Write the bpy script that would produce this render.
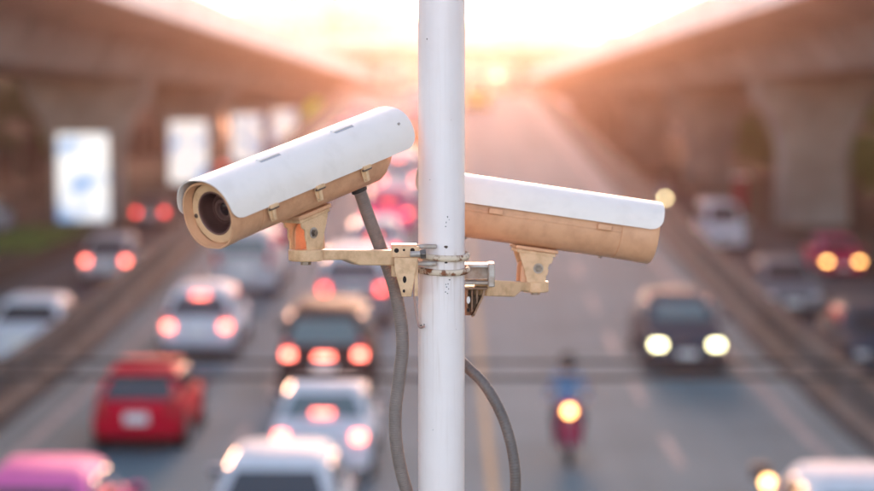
import bpy, bmesh, math, random
from mathutils import Vector, Matrix, Euler

random.seed(7)
scene = bpy.context.scene
for o in list(bpy.data.objects):
    bpy.data.objects.remove(o)
COL = scene.collection
R = math.radians

# ------------------------------------------------------------------ camera
CAM = Vector((0.0, 0.0, 6.0))
FPX = 85.0 / 36.0 * 874.0
cam_d = bpy.data.cameras.new('camera')
cam_d.lens = 85.0
cam_d.sensor_width = 36.0
cam_d.clip_start = 0.05
cam_d.clip_end = 3000.0
cam_d.dof.use_dof = True
cam_d.dof.focus_distance = 3.66
cam_d.dof.aperture_fstop = 2.35
cam_d.dof.aperture_blades = 0
cam = bpy.data.objects.new('camera', cam_d)
COL.objects.link(cam)
cam.location = CAM
cam.rotation_euler = (math.pi / 2 - math.atan(150.5 / FPX), 0, math.atan(13.0 / FPX))
scene.camera = cam
CROT = Euler(cam.rotation_euler, 'XYZ').to_matrix()

# ------------------------------------------------------------------ sky, sun, exposure
SUN_EL, SUN_AZ = 12.0, 1.2          # degrees: elevation, and bearing to the right of the street axis (+Y)
world = bpy.data.worlds.new('World')
scene.world = world
world.use_nodes = True
wn = world.node_tree
wn.nodes.clear()
w_out = wn.nodes.new('ShaderNodeOutputWorld')
w_bg = wn.nodes.new('ShaderNodeBackground')
w_sky = wn.nodes.new('ShaderNodeTexSky')
w_sky.sky_type = 'NISHITA'
w_sky.sun_disc = False
w_sky.sun_elevation = R(SUN_EL)
w_sky.sun_rotation = R(SUN_AZ)
w_sky.air_density = 0.4
w_sky.dust_density = 0.5
w_sky.ozone_density = 0.0
w_bg.inputs['Strength'].default_value = 0.15
SKY_TINT = (1.0, 0.84, 0.71, 1)     # added warm tint, even over the whole sky, to offset its blue light
w_mul = wn.nodes.new('ShaderNodeMix')
w_mul.data_type = 'RGBA'
w_mul.blend_type = 'MULTIPLY'
w_mul.inputs['Factor'].default_value = 1.0
w_mul.inputs['B'].default_value = SKY_TINT
wn.links.new(w_sky.outputs[0], w_mul.inputs['A'])
wn.links.new(w_mul.outputs['Result'], w_bg.inputs['Color'])
wn.links.new(w_bg.outputs[0], w_out.inputs['Surface'])

sun_d = bpy.data.lights.new('sun', 'SUN')
sun_d.energy = 0.5
sun_d.angle = R(12.0)
sun_d.color = (1.0, 0.46, 0.28)
sun = bpy.data.objects.new('sun', sun_d)
COL.objects.link(sun)
sdir = Vector((math.sin(R(SUN_AZ)) * math.cos(R(SUN_EL)), math.cos(R(SUN_AZ)) * math.cos(R(SUN_EL)), math.sin(R(SUN_EL))))
sun.rotation_euler = sdir.to_track_quat('Z', 'Y').to_euler()
sun.location = (0, 60, 40)

vs = scene.view_settings
vs.view_transform = 'Standard'
vs.look = 'None'
vs.gamma = 1.0
vs.use_curve_mapping = False
vs.exposure = 3.05
HAZE_DENSITY = 0.00065
HAZE_G = 0.96
HAZE_COLOR = (1.0, 0.60, 0.50, 1)
scene.render.engine = 'CYCLES'
scene.cycles.use_denoising = True
scene.cycles.max_bounces = 8
scene.cycles.diffuse_bounces = 3
scene.cycles.glossy_bounces = 3
scene.cycles.volume_bounces = 0
scene.cycles.sample_clamp_indirect = 6.0


# ------------------------------------------------------------------ materials
def nd(nt, t, **kw):
    n = nt.nodes.new(t)
    for k, v in kw.items():
        setattr(n, k, v)
    return n


def mat(name, col, rough=0.6, metal=0.0, coat=0.0, emis=None, estr=0.0, var=0.0, vscale=8.0, var_col=None,
        bump=0.0, bscale=60.0, trans=0.0, detail=6.0, lo=0.4, hi=0.65, stretch=None):
    m = bpy.data.materials.new(name)
    m.use_nodes = True
    nt = m.node_tree
    b = nt.nodes['Principled BSDF']
    b.inputs['Base Color'].default_value = (*col, 1)
    b.inputs['Roughness'].default_value = rough
    b.inputs['Metallic'].default_value = metal
    b.inputs['Coat Weight'].default_value = coat
    b.inputs['Coat Roughness'].default_value = 0.06
    b.inputs['Transmission Weight'].default_value = trans
    if emis:
        b.inputs['Emission Color'].default_value = (*emis, 1)
        b.inputs['Emission Strength'].default_value = estr
    tc = None
    if var > 0 or bump > 0:
        tc = nd(nt, 'ShaderNodeTexCoord')
        mp = nd(nt, 'ShaderNodeMapping')
        if stretch:
            mp.inputs['Scale'].default_value = stretch
        nt.links.new(tc.outputs['Object'], mp.inputs['Vector'])
    if var > 0:
        n = nd(nt, 'ShaderNodeTexNoise')
        n.inputs['Scale'].default_value = vscale
        n.inputs['Detail'].default_value = detail
        n.inputs['Roughness'].default_value = 0.62
        nt.links.new(mp.outputs[0], n.inputs['Vector'])
        r = nd(nt, 'ShaderNodeValToRGB')
        r.color_ramp.elements[0].position = lo
        r.color_ramp.elements[1].position = hi
        vc = var_col or tuple(c * (1 - var) for c in col)
        r.color_ramp.elements[0].color = (*vc, 1)
        r.color_ramp.elements[1].color = (*col, 1)
        nt.links.new(n.outputs['Fac'], r.inputs['Fac'])
        nt.links.new(r.outputs['Color'], b.inputs['Base Color'])
    if bump > 0:
        n2 = nd(nt, 'ShaderNodeTexNoise')
        n2.inputs['Scale'].default_value = bscale
        n2.inputs['Detail'].default_value = 4
        nt.links.new(mp.outputs[0], n2.inputs['Vector'])
        bp = nd(nt, 'ShaderNodeBump')
        bp.inputs['Strength'].default_value = bump
        bp.inputs['Distance'].default_value = 0.002
        nt.links.new(n2.outputs['Fac'], bp.inputs['Height'])
        nt.links.new(bp.outputs[0], b.inputs['Normal'])
    return m


M = {}
M['hood'] = mat('sunshield_paint', (0.85, 0.74, 0.65), 0.42, var=0.16, vscale=26, bump=0.12, bscale=220, lo=0.30, hi=0.52, var_col=(0.80, 0.69, 0.60))
M['cream'] = mat('cream_paint', (0.71, 0.365, 0.195), 0.45, var=0.2, vscale=30, bump=0.15, bscale=300, lo=0.32, hi=0.55, var_col=(0.61, 0.30, 0.155))
M['cream_pale'] = mat('pale_cream_cast', (0.74, 0.46, 0.255), 0.5, var=0.25, vscale=38, bump=0.25, bscale=350, lo=0.30, hi=0.52, var_col=(0.55, 0.31, 0.155))
M['pole'] = mat('pole_paint', (0.82, 0.72, 0.685), 0.38, var=0.06, vscale=14, bump=0.10, bscale=120, lo=0.3, hi=0.6, var_col=(0.79, 0.685, 0.645))
def pole_runs():
    nt = M['pole'].node_tree
    b = nt.nodes['Principled BSDF']
    src = b.inputs['Base Color'].links[0].from_socket
    tc = nd(nt, 'ShaderNodeTexCoord')
    sep = nd(nt, 'ShaderNodeSeparateXYZ')
    nt.links.new(tc.outputs['Object'], sep.inputs[0])
    mp = nd(nt, 'ShaderNodeMapping')
    mp.inputs['Scale'].default_value = (150, 150, 5)
    nt.links.new(tc.outputs['Object'], mp.inputs['Vector'])
    n = nd(nt, 'ShaderNodeTexNoise')
    n.inputs['Scale'].default_value = 1.0
    n.inputs['Detail'].default_value = 3
    nt.links.new(mp.outputs[0], n.inputs['Vector'])
    r = nd(nt, 'ShaderNodeMapRange')
    r.inputs['From Min'].default_value = 0.52
    r.inputs['From Max'].default_value = 0.75
    nt.links.new(n.outputs['Fac'], r.inputs['Value'])
    z = nd(nt, 'ShaderNodeValToRGB')     # strongest just under the clamp rings, fading downwards
    e = z.color_ramp.elements
    e[0].position = 0.0
    e[0].color = (0.10, 0.10, 0.10, 1)
    e[1].position = 1.0
    e[1].color = (0.06, 0.06, 0.06, 1)
    for p, v in ((0.55, 0.12), (0.86, 0.75), (0.885, 0.75), (0.90, 0.08)):
        q = e.new(p)
        q.color = (v, v, v, 1)
    zr = nd(nt, 'ShaderNodeMapRange')
    zr.inputs['From Min'].default_value = 5.0
    zr.inputs['From Max'].default_value = 5.8
    nt.links.new(sep.outputs['Z'], zr.inputs['Value'])
    nt.links.new(zr.outputs[0], z.inputs['Fac'])
    m = nd(nt, 'ShaderNodeMath', operation='MULTIPLY')
    nt.links.new(r.outputs[0], m.inputs[0])
    nt.links.new(z.outputs['Color'], m.inputs[1])
    mx = nd(nt, 'ShaderNodeMix', data_type='RGBA')
    nt.links.new(m.outputs[0], mx.inputs['Factor'])
    nt.links.new(src, mx.inputs['A'])
    mx.inputs['B'].default_value = (0.42, 0.27, 0.17, 1)
    nt.links.new(mx.outputs['Result'], b.inputs['Base Color'])


pole_runs()
M['chip'] = mat('bare_metal_chip', (0.05, 0.035, 0.03), 0.8)
M['rust'] = mat('rusty_ring', (0.70, 0.55, 0.40), 0.6, var=0.8, vscale=60, var_col=(0.22, 0.07, 0.025), bump=0.4, bscale=400, lo=0.42, hi=0.52)
M['cast_brown'] = mat('shaded_brown_casting', (0.34, 0.19, 0.105), 0.6, var=0.4, vscale=60, bump=0.2, bscale=300, var_col=(0.20, 0.10, 0.05))  # rust brown, kept dark to stand in for shade in the hollow gusset
M['galv'] = mat('galvanised', (0.50, 0.44, 0.40), 0.5, metal=0.35, var=0.3, vscale=40, bump=0.2, bscale=300, var_col=(0.36, 0.27, 0.21))
M['slot'] = mat('slot_shadow_edge', (0.46, 0.42, 0.42), 0.6)
M['steel'] = mat('bolt_steel', (0.28, 0.22, 0.18), 0.4, metal=0.8, var=0.4, vscale=120)
M['hole'] = mat('hole_dark', (0.02, 0.012, 0.01), 0.9)
M['conduit'] = mat('conduit_grey', (0.23, 0.175, 0.15), 0.55, var=0.2, vscale=30)
M['conduit_dark'] = mat('conduit_dark', (0.15, 0.115, 0.10), 0.5, var=0.2, vscale=30)
M['rubber'] = mat('black_rubber', (0.03, 0.028, 0.028), 0.6)
M['lens_tube'] = mat('lens_tube', (0.16, 0.07, 0.055), 0.5)
M['lens_ring'] = mat('lens_ring', (0.22, 0.11, 0.09), 0.35)
M['lens_glass'] = mat('lens_glass', (0.03, 0.012, 0.015), 0.06, coat=1.0)
gl = bpy.data.materials.new('window_pane_glass')
gl.use_nodes = True
_b = gl.node_tree.nodes['Principled BSDF']
_b.inputs['Base Color'].default_value = (0.95, 0.93, 0.93, 1)
_b.inputs['Roughness'].default_value = 0.03
_b.inputs['Transmission Weight'].default_value = 1.0
_b.inputs['IOR'].default_value = 1.33
M['pane'] = gl

M['concrete'] = mat('overpass_concrete', (0.35, 0.315, 0.275), 0.85, var=0.35, vscale=0.5, bump=0.3, bscale=6)
M['concrete_pale'] = mat('parapet_concrete', (0.72, 0.67, 0.60), 0.85, var=0.25, vscale=0.6)
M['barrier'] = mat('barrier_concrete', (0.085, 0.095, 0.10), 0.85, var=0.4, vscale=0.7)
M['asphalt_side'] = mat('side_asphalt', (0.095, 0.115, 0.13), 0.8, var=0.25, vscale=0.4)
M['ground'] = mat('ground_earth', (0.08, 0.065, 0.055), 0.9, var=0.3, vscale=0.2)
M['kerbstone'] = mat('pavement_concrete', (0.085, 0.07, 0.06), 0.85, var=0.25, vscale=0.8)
M['white_mark'] = mat('white_road_paint', (0.31, 0.34, 0.36), 0.8, var=0.4, vscale=3)
M['yellow_mark'] = mat('yellow_road_paint', (0.26, 0.25, 0.17), 0.8, var=0.4, vscale=3)
M['leaf'] = mat('leaf_green', (0.085, 0.15, 0.035), 0.6, var=0.5, vscale=0.9)
M['leaf_light'] = mat('leaf_light_green', (0.21, 0.33, 0.06), 0.6, var=0.5, vscale=0.9)
M['bark'] = mat('bark', (0.10, 0.075, 0.055), 0.9, var=0.4, vscale=6)
M['glass'] = mat('car_glass', (0.035, 0.045, 0.05), 0.08, coat=0.6)
M['glass_teal'] = mat('car_glass_teal', (0.09, 0.15, 0.155), 0.1, coat=0.3)
M['tyre'] = mat('tyre', (0.02, 0.02, 0.02), 0.8)
M['rim'] = mat('rim', (0.4, 0.4, 0.4), 0.35, metal=0.8)
M['trim'] = mat('black_trim', (0.025, 0.025, 0.027), 0.5)
M['plate'] = mat('plate_white', (0.75, 0.74, 0.70), 0.5)
M['tail_on'] = mat('tail_lamp_lit', (0.5, 0.03, 0.02), 0.3, emis=(1.0, 0.07, 0.06), estr=1.15)
M['tail_hot'] = mat('tail_lamp_bright', (0.5, 0.03, 0.02), 0.3, emis=(1.0, 0.17, 0.12), estr=1.5)
M['tail_off'] = mat('tail_lamp_unlit', (0.40, 0.02, 0.02), 0.25, coat=0.5)
M['head_on'] = mat('head_lamp_lit', (0.9, 0.85, 0.7), 0.2, emis=(1.0, 0.90, 0.48), estr=1.7)
M['head_warm'] = mat('head_lamp_warm', (0.9, 0.8, 0.6), 0.2, emis=(1.0, 0.46, 0.12), estr=1.9)
M['head_off'] = mat('head_lamp_unlit', (0.65, 0.62, 0.60), 0.1, coat=1.0)
M['amber'] = mat('amber_lamp', (0.8, 0.4, 0.1), 0.3, emis=(1.0, 0.5, 0.18), estr=1.6)
M['cable'] = mat('overhead_cable', (0.02, 0.02, 0.02), 0.7)
M['skin'] = mat('skin', (0.42, 0.25, 0.17), 0.55)
M['denim'] = mat('blue_jacket', (0.10, 0.27, 0.50), 0.8, var=0.3, vscale=9)
M['trousers'] = mat('dark_trousers', (0.035, 0.035, 0.05), 0.85)
M['metal_dark'] = mat('dark_metal', (0.06, 0.055, 0.05), 0.5, metal=0.4)
M['red_sign'] = mat('red_panel', (0.42, 0.015, 0.03), 0.45)
M['lime'] = mat('lime_panel', (0.55, 0.62, 0.05), 0.5, emis=(0.75, 0.85, 0.1), estr=0.04)


def paint(name, col, coat=0.0, rough=0.72):
    k = 'paint_' + name
    if k not in M:
        M[k] = mat(k, col, rough, coat=coat, var=0.12, vscale=2.5)
        M[k].node_tree.nodes['Principled BSDF'].inputs['Specular IOR Level'].default_value = 0.08
    return M[k]


def lightbox_mat(name, seed):
    m = bpy.data.materials.new(name)
    m.use_nodes = True
    nt = m.node_tree
    b = nt.nodes['Principled BSDF']
    tc = nd(nt, 'ShaderNodeTexCoord')
    mp = nd(nt, 'ShaderNodeMapping')
    mp.inputs['Location'].default_value = (seed, 0, seed * 2)
    n = nd(nt, 'ShaderNodeTexNoise')
    n.inputs['Scale'].default_value = 0.75
    n.inputs['Detail'].default_value = 1.5
    r = nd(nt, 'ShaderNodeValToRGB')
    r.color_ramp.elements[0].position = 0.38
    r.color_ramp.elements[0].color = (0.22, 0.42, 0.70, 1)
    r.color_ramp.elements[1].position = 0.52
    r.color_ramp.elements[1].color = (1, 0.97, 0.92, 1)
    nt.links.new(tc.outputs['Object'], mp.inputs['Vector'])
    nt.links.new(mp.outputs[0], n.inputs['Vector'])
    nt.links.new(n.outputs['Fac'], r.inputs['Fac'])
    nt.links.new(r.outputs['Color'], b.inputs['Base Color'])
    nt.links.new(r.outputs['Color'], b.inputs['Emission Color'])
    b.inputs['Emission Strength'].default_value = 0.10
    return m


def road_mat():
    m = bpy.data.materials.new('main_asphalt')
    m.use_nodes = True
    nt = m.node_tree
    b = nt.nodes['Principled BSDF']
    tc = nd(nt, 'ShaderNodeTexCoord')
    mp = nd(nt, 'ShaderNodeMapping')
    mp.inputs['Scale'].default_value = (1.0, 0.06, 0.0)
    nt.links.new(tc.outputs['Object'], mp.inputs['Vector'])
    n = nd(nt, 'ShaderNodeTexNoise')
    n.inputs['Scale'].default_value = 0.9
    n.inputs['Detail'].default_value = 5
    nt.links.new(mp.outputs[0], n.inputs['Vector'])
    n2 = nd(nt, 'ShaderNodeTexNoise')
    n2.inputs['Scale'].default_value = 0.35
    n2.inputs['Detail'].default_value = 6
    nt.links.new(tc.outputs['Object'], n2.inputs['Vector'])
    mx = nd(nt, 'ShaderNodeMath', operation='ADD')
    nt.links.new(n.outputs['Fac'], mx.inputs[0])
    nt.links.new(n2.outputs['Fac'], mx.inputs[1])
    r = nd(nt, 'ShaderNodeValToRGB')
    r.color_ramp.elements[0].position = 0.35
    r.color_ramp.elements[0].color = (0.114, 0.174, 0.192, 1)
    r.color_ramp.elements[1].position = 0.65
    r.color_ramp.elements[1].color = (0.162, 0.235, 0.258, 1)
    hf = nd(nt, 'ShaderNodeMath', operation='MULTIPLY')
    hf.inputs[1].default_value = 0.5
    nt.links.new(mx.outputs[0], hf.inputs[0])
    nt.links.new(hf.outputs[0], r.inputs['Fac'])
    nt.links.new(r.outputs['Color'], b.inputs['Base Color'])
    b.inputs['Roughness'].default_value = 1.0
    b.inputs['Specular IOR Level'].default_value = 0.05
    return m


M['asphalt'] = road_mat()
for k in ('asphalt_side', 'ground', 'kerbstone', 'barrier', 'white_mark', 'yellow_mark', 'concrete', 'concrete_pale'):
    M[k].node_tree.nodes['Principled BSDF'].inputs['Specular IOR Level'].default_value = 0.03


# ------------------------------------------------------------------ mesh helpers
class MB:
    def __init__(s):
        s.v = []
        s.f = []

    def add(s, vs, fs):
        o = len(s.v)
        s.v += [Vector(v) for v in vs]
        s.f += [tuple(i + o for i in f) for f in fs]
        return s

    def box(s, c, size, rot=None):
        c = Vector(c)
        h = [x / 2 for x in size]
        vs = [Vector((sx * h[0], sy * h[1], sz * h[2])) for sz in (-1, 1) for sy in (-1, 1) for sx in (-1, 1)]
        if rot is not None:
            vs = [rot @ v for v in vs]
        return s.add([c + v for v in vs], [(0, 2, 3, 1), (4, 5, 7, 6), (0, 1, 5, 4), (2, 6, 7, 3), (0, 4, 6, 2), (1, 3, 7, 5)])

    def loft(s, rings, cap=True, closed=True):
        n = len(rings[0])
        vs = [v for r in rings for v in r]
        fs = []
        for i in range(len(rings) - 1):
            for j in range(n if closed else n - 1):
                a, b = i * n + j, i * n + (j + 1) % n
                fs.append((a, b, b + n, a + n))
        if cap:
            fs.append(tuple(reversed(range(n))))
            fs.append(tuple(range((len(rings) - 1) * n, len(rings) * n)))
        return s.add(vs, fs)

    def cyl(s, p0, p1, r0, r1=None, n=24, cap=True):
        p0, p1 = Vector(p0), Vector(p1)
        r1 = r0 if r1 is None else r1
        q = (p1 - p0).to_track_quat('Z', 'Y').to_matrix()
        ring = lambda p, r: [p + q @ Vector((r * math.cos(2 * math.pi * k / n), r * math.sin(2 * math.pi * k / n), 0)) for k in range(n)]
        return s.loft([ring(p0, r0), ring(p1, r1)], cap)

    def lathe(s, prof, n=32, cap=False):
        """prof: list of (x along axis, radius); axis = +X"""
        rings = [[Vector((x, r * math.cos(2 * math.pi * k / n), r * math.sin(2 * math.pi * k / n))) for k in range(n)] for x, r in prof]
        return s.loft(rings, cap)

    def tube(s, pts, rad, n=12, cap=True):
        pts = [Vector(p) for p in pts]
        rings = []
        up = Vector((0.13, 0.9, 0.31)).normalized()
        for i, p in enumerate(pts):
            t = (pts[min(i + 1, len(pts) - 1)] - pts[max(i - 1, 0)]).normalized()
            a = up - t * up.dot(t)
            a.normalize()
            up = a
            b = t.cross(a)
            r = rad[i] if isinstance(rad, (list, tuple)) else rad
            rings.append([p + (a * math.cos(2 * math.pi * k / n) + b * math.sin(2 * math.pi * k / n)) * r for k in range(n)])
        return s.loft(rings, cap)

    def prism(s, poly, y0, y1, plane='xz'):
        n = len(poly)
        if plane == 'xz':
            mk = lambda p, y: Vector((p[0], y, p[1]))
        elif plane == 'xy':
            mk = lambda p, y: Vector((p[0], p[1], y))
        else:
            mk = lambda p, y: Vector((y, p[0], p[1]))
        return s.loft([[mk(p, y0) for p in poly], [mk(p, y1) for p in poly]])

    def xf(s, m):
        s.v = [m @ v for v in s.v]
        return s

    def build(s, name, material, parent=None, origin=None, bevel=0.0, smooth=35, seg=2, mesh=None):
        me = mesh
        if me is None:
            me = bpy.data.meshes.new(name)
            o = origin or Vector((0, 0, 0))
            me.from_pydata([v - o for v in s.v], [], s.f)
            bm = bmesh.new()
            bm.from_mesh(me)
            bmesh.ops.recalc_face_normals(bm, faces=bm.faces)
            bm.to_mesh(me)
            bm.free()
            for p in me.polygons:
                p.use_smooth = True
            me.set_sharp_from_angle(angle=R(smooth))
            me.materials.append(material)
        ob = bpy.data.objects.new(name, me)
        COL.objects.link(ob)
        if parent is not None:
            ob.parent = parent
        if bevel > 0:
            b = ob.modifiers.new('bevel', 'BEVEL')
            b.width = bevel
            b.segments = seg
            b.limit_method = 'ANGLE'
            b.angle_limit = R(40)
        return ob


def tag(o, label=None, cat=None, group=None, kind=None):
    if label:
        o['label'] = label
    if cat:
        o['category'] = cat
    if group:
        o['group'] = group
    if kind:
        o['kind'] = kind
    return o


def empty(name, loc, rz=0.0):
    o = bpy.data.objects.new(name, None)
    COL.objects.link(o)
    o.location = loc
    o.rotation_euler = (0, 0, rz)
    o.empty_display_size = 0.2
    return o


def copy_tree(o, parent=None):
    c = o.copy()
    COL.objects.link(c)
    c.parent = parent
    for ch in [x for x in bpy.data.objects if x.parent == o]:
        copy_tree(ch, c)
    return c


def U(px, py, depth):
    """the point at world distance `depth` along the street seen at a photograph pixel (for measuring the place)"""
    d = CROT @ Vector(((px - 437.0) / FPX, -(py - 245.5) / FPX, -1.0))
    return CAM + d * (depth / d.y)


def smoothpts(pts, k=10):
    """Catmull-Rom through the points"""
    P = [Vector(p) for p in pts]
    out = []
    for i in range(len(P) - 1):
        p0, p1, p2, p3 = P[max(i - 1, 0)], P[i], P[i + 1], P[min(i + 2, len(P) - 1)]
        for j in range(k):
            t = j / k
            out.append(0.5 * ((2 * p1) + (-p0 + p2) * t + (2 * p0 - 5 * p1 + 4 * p2 - p3) * t * t + (-p0 + 3 * p1 - 3 * p2 + p3) * t ** 3))
    out.append(P[-1])
    return out


# ================================================================== THE SETTING
def road_z(y):
    if y < 34:
        return 0.0
    if y < 50:
        return 0.045 * (y - 34) ** 2 / 32
    if y < 160:
        return 0.36 + 0.045 * (y - 50)
    if y < 190:
        t = y - 160
        return 5.31 + 0.045 * t - 0.045 * t * t / 60
    return 5.985 - 0.0


ROAD_L, ROAD_R = -8.0, 7.0
YS = [y for y in range(-40, 421, 4)]


def strip(name, x0, x1, dz, material, ys=YS, zf=road_z, parent=None):
    m = MB()
    vs = []
    for y in ys:
        vs += [(x0, y, zf(y) + dz), (x1, y, zf(y) + dz)]
    fs = [(2 * i, 2 * i + 1, 2 * i + 3, 2 * i + 2) for i in range(len(ys) - 1)]
    m.add(vs, fs)
    return m.build(name, material, parent)


flat = lambda y: 0.0
g = MB().add([(-420, -120, -0.02), (420, -120, -0.02), (420, 720, -0.02), (-420, 720, -0.02)], [(0, 1, 2, 3)])
tag(g.build('ground', M['ground']), kind='structure')
main_road = tag(strip('main_road', ROAD_L, ROAD_R, 0.012, M['asphalt']), kind='structure')
strip('centre_line', 0.58, 0.73, 0.018, M['yellow_mark'], parent=main_road)
strip('edge_line', ROAD_R - 0.85, ROAD_R - 0.65, 0.018, M['white_mark'], parent=main_road)
strip('edge_line', ROAD_L + 0.65, ROAD_L + 0.85, 0.018, M['white_mark'], parent=main_road)
for lx in (-3.65, 3.75):
    y = 20.0
    while y < 150:
        strip('lane_dash', lx - 0.08, lx + 0.08, 0.018, M['white_mark'], ys=[y, y + 1.5, y + 3.0], parent=main_road)
        y += 6.5 if lx > 0 else 7.0
for nm, x0, x1 in (('side_road', 7.75, 14.2), ('side_road', -14.2, -8.75)):
    sr = tag(strip(nm, x0, x1, 0.008, M['asphalt_side'], ys=[-40, 420], zf=flat), kind='structure')
    xm = (x0 + x1) / 2
    y = 22.0
    while y < 110:
        strip('lane_dash', xm - 0.06, xm + 0.06, 0.013, M['white_mark'], ys=[y, y + 2.5], zf=flat, parent=sr)
        y += 7
for x0, x1 in ((14.2, 21.5), (-21.5, -14.2)):
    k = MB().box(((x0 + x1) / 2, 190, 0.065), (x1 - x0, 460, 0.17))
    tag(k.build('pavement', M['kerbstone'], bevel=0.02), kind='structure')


def barrier(x_in, x_out, label):
    m = MB()
    rings = []
    s = 1 if x_out > x_in else -1
    for y in YS:
        z = road_z(y)
        rings.append([Vector((x_in, y, z)), Vector((x_in + s * 0.04, y, z + 0.25)), Vector((x_in + s * 0.22, y, z + 0.42)),
                      Vector((x_in + s * 0.27, y, z + 0.95)), Vector((x_out - s * 0.2, y, z + 0.95)), Vector((x_out, y, z + 0.4)),
                      Vector((x_out, y, -0.05)), Vector((x_in, y, -0.05))])
    m.loft(rings)
    return tag(m.build('ramp_barrier', M['barrier'], smooth=20), label, 'barrier')


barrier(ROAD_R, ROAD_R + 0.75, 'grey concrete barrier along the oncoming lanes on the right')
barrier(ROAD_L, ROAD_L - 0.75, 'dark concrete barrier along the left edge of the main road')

# ------------------------------------------------------------------ overpasses
COLS = [20.0, 56.0, 93.0, 130.0, 167.0, 204.0, 241.0]


def overpass(side, label):
    """side -1 left, +1 right: box girder with wings, parapets, flared piers every 37 m"""
    s = side
    root = empty('overpass', (s * 16.3, 93, 0))
    org = Vector((s * 16.3, 93, 0))
    drop = lambda y: -0.006 * (y - 60)
    segs = list(zip(COLS[:-1], COLS[1:]))
    segs = [(-20.0, 20.0)] + segs + [(241.0, 300.0)]
    for y0, y1 in segs:
        yy = [y0 + 0.03, (y0 + y1) / 2, y1 - 0.03]
        # girder
        rings = []
        for y in yy:
            d = drop(y)
            rings.append([Vector((s * x, y, z + d)) for x, z in
                          ((13.4, 6.9), (13.25, 7.0), (12.4, 8.28), (9.2, 8.55), (9.1, 8.8), (23.5, 8.8), (23.4, 8.55), (20.2, 8.28), (19.35, 7.0), (19.2, 6.9))])
        MB().loft(rings).build('girder', M['concrete'], root, org, smooth=20)
        for xa, xb in ((9.0, 9.28), (23.32, 23.6)):
            n = max(1, round((y1 - y0) / 6))
            for k in range(n):
                ya, yb = y0 + (y1 - y0) * k / n + 0.02, y0 + (y1 - y0) * (k + 1) / n - 0.02
                rings = []
                for y in (ya, yb):
                    d = drop(y)
                    rings.append([Vector((s * x, y, z + d)) for x, z in ((xa, 8.50), (xa, 9.72), (xb, 9.72), (xb, 8.803), (xa + 0.1, 8.803), (xa + 0.1, 8.50))])
                MB().loft(rings).build('parapet_panel', M['concrete_pale'], root, org, smooth=20)
    for y in COLS[1:]:
        zt = 6.9 + drop(y)
        w, dp = 1.55, 1.0
        shaft = MB()
        rings = []
        for z, ww, dd in ((0.15, w, dp), (3.35, w, dp)):
            rings.append([Vector((s * 16.3 + ax * ww - (0.12 * ax if 0 else 0), y + ay * dd, z)) for ax, ay in ((-1, -0.8), (-0.85, -1), (0.85, -1), (1, -0.8), (1, 0.8), (0.85, 1), (-0.85, 1), (-1, 0.8))])
        shaft.loft(rings)
        p = shaft.build('pier', M['concrete'], root, org, smooth=20)
        rings = []
        for z, ww in ((3.353, w), (4.0, w + 0.12), (5.0, w + 0.55), (5.75, w + 1.15), (zt - 0.01, w + 1.3)):
            rings.append([Vector((s * 16.3 + ax * ww, y + ay * dp, z)) for ax, ay in ((-1, -0.85), (-0.93, -1), (0.93, -1), (1, -0.85), (1, 0.85), (0.93, 1), (-0.93, 1), (-1, 0.85))])
        MB().loft(rings).build('pier_cap', M['concrete'], p, org, smooth=20)
    return tag(root, label, 'overpass')


overpass(-1, 'concrete overpass on flared piers along the left side of the street')
overpass(1, 'concrete overpass on flared piers along the right side of the street')

# crossing flyover far down the street
root = empty('crossing_flyover', (0, 255, 0))
org = Vector((0, 255, 0))
MB().prism([(249, 10.6), (261, 10.6), (263, 11.6), (263, 12.0), (247, 12.0), (247, 11.6)], -60, 60, 'yz').build('deck', M['concrete_pale'], root, org, smooth=20)
for yy in (247.2, 262.8):
    MB().box((0, yy, 12.45), (120, 0.3, 0.9)).build('parapet', M['concrete_pale'], root, org)
for xx in (-9.5, 9.0):
    MB().box((xx, 255, 5.3), (1.6, 2.2, 10.6)).build('pier', M['concrete'], root, org, bevel=0.1)
tag(root, 'pale flyover crossing the street in the far haze', 'overpass')

# ------------------------------------------------------------------ far buildings
win_mesh = {}


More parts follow.
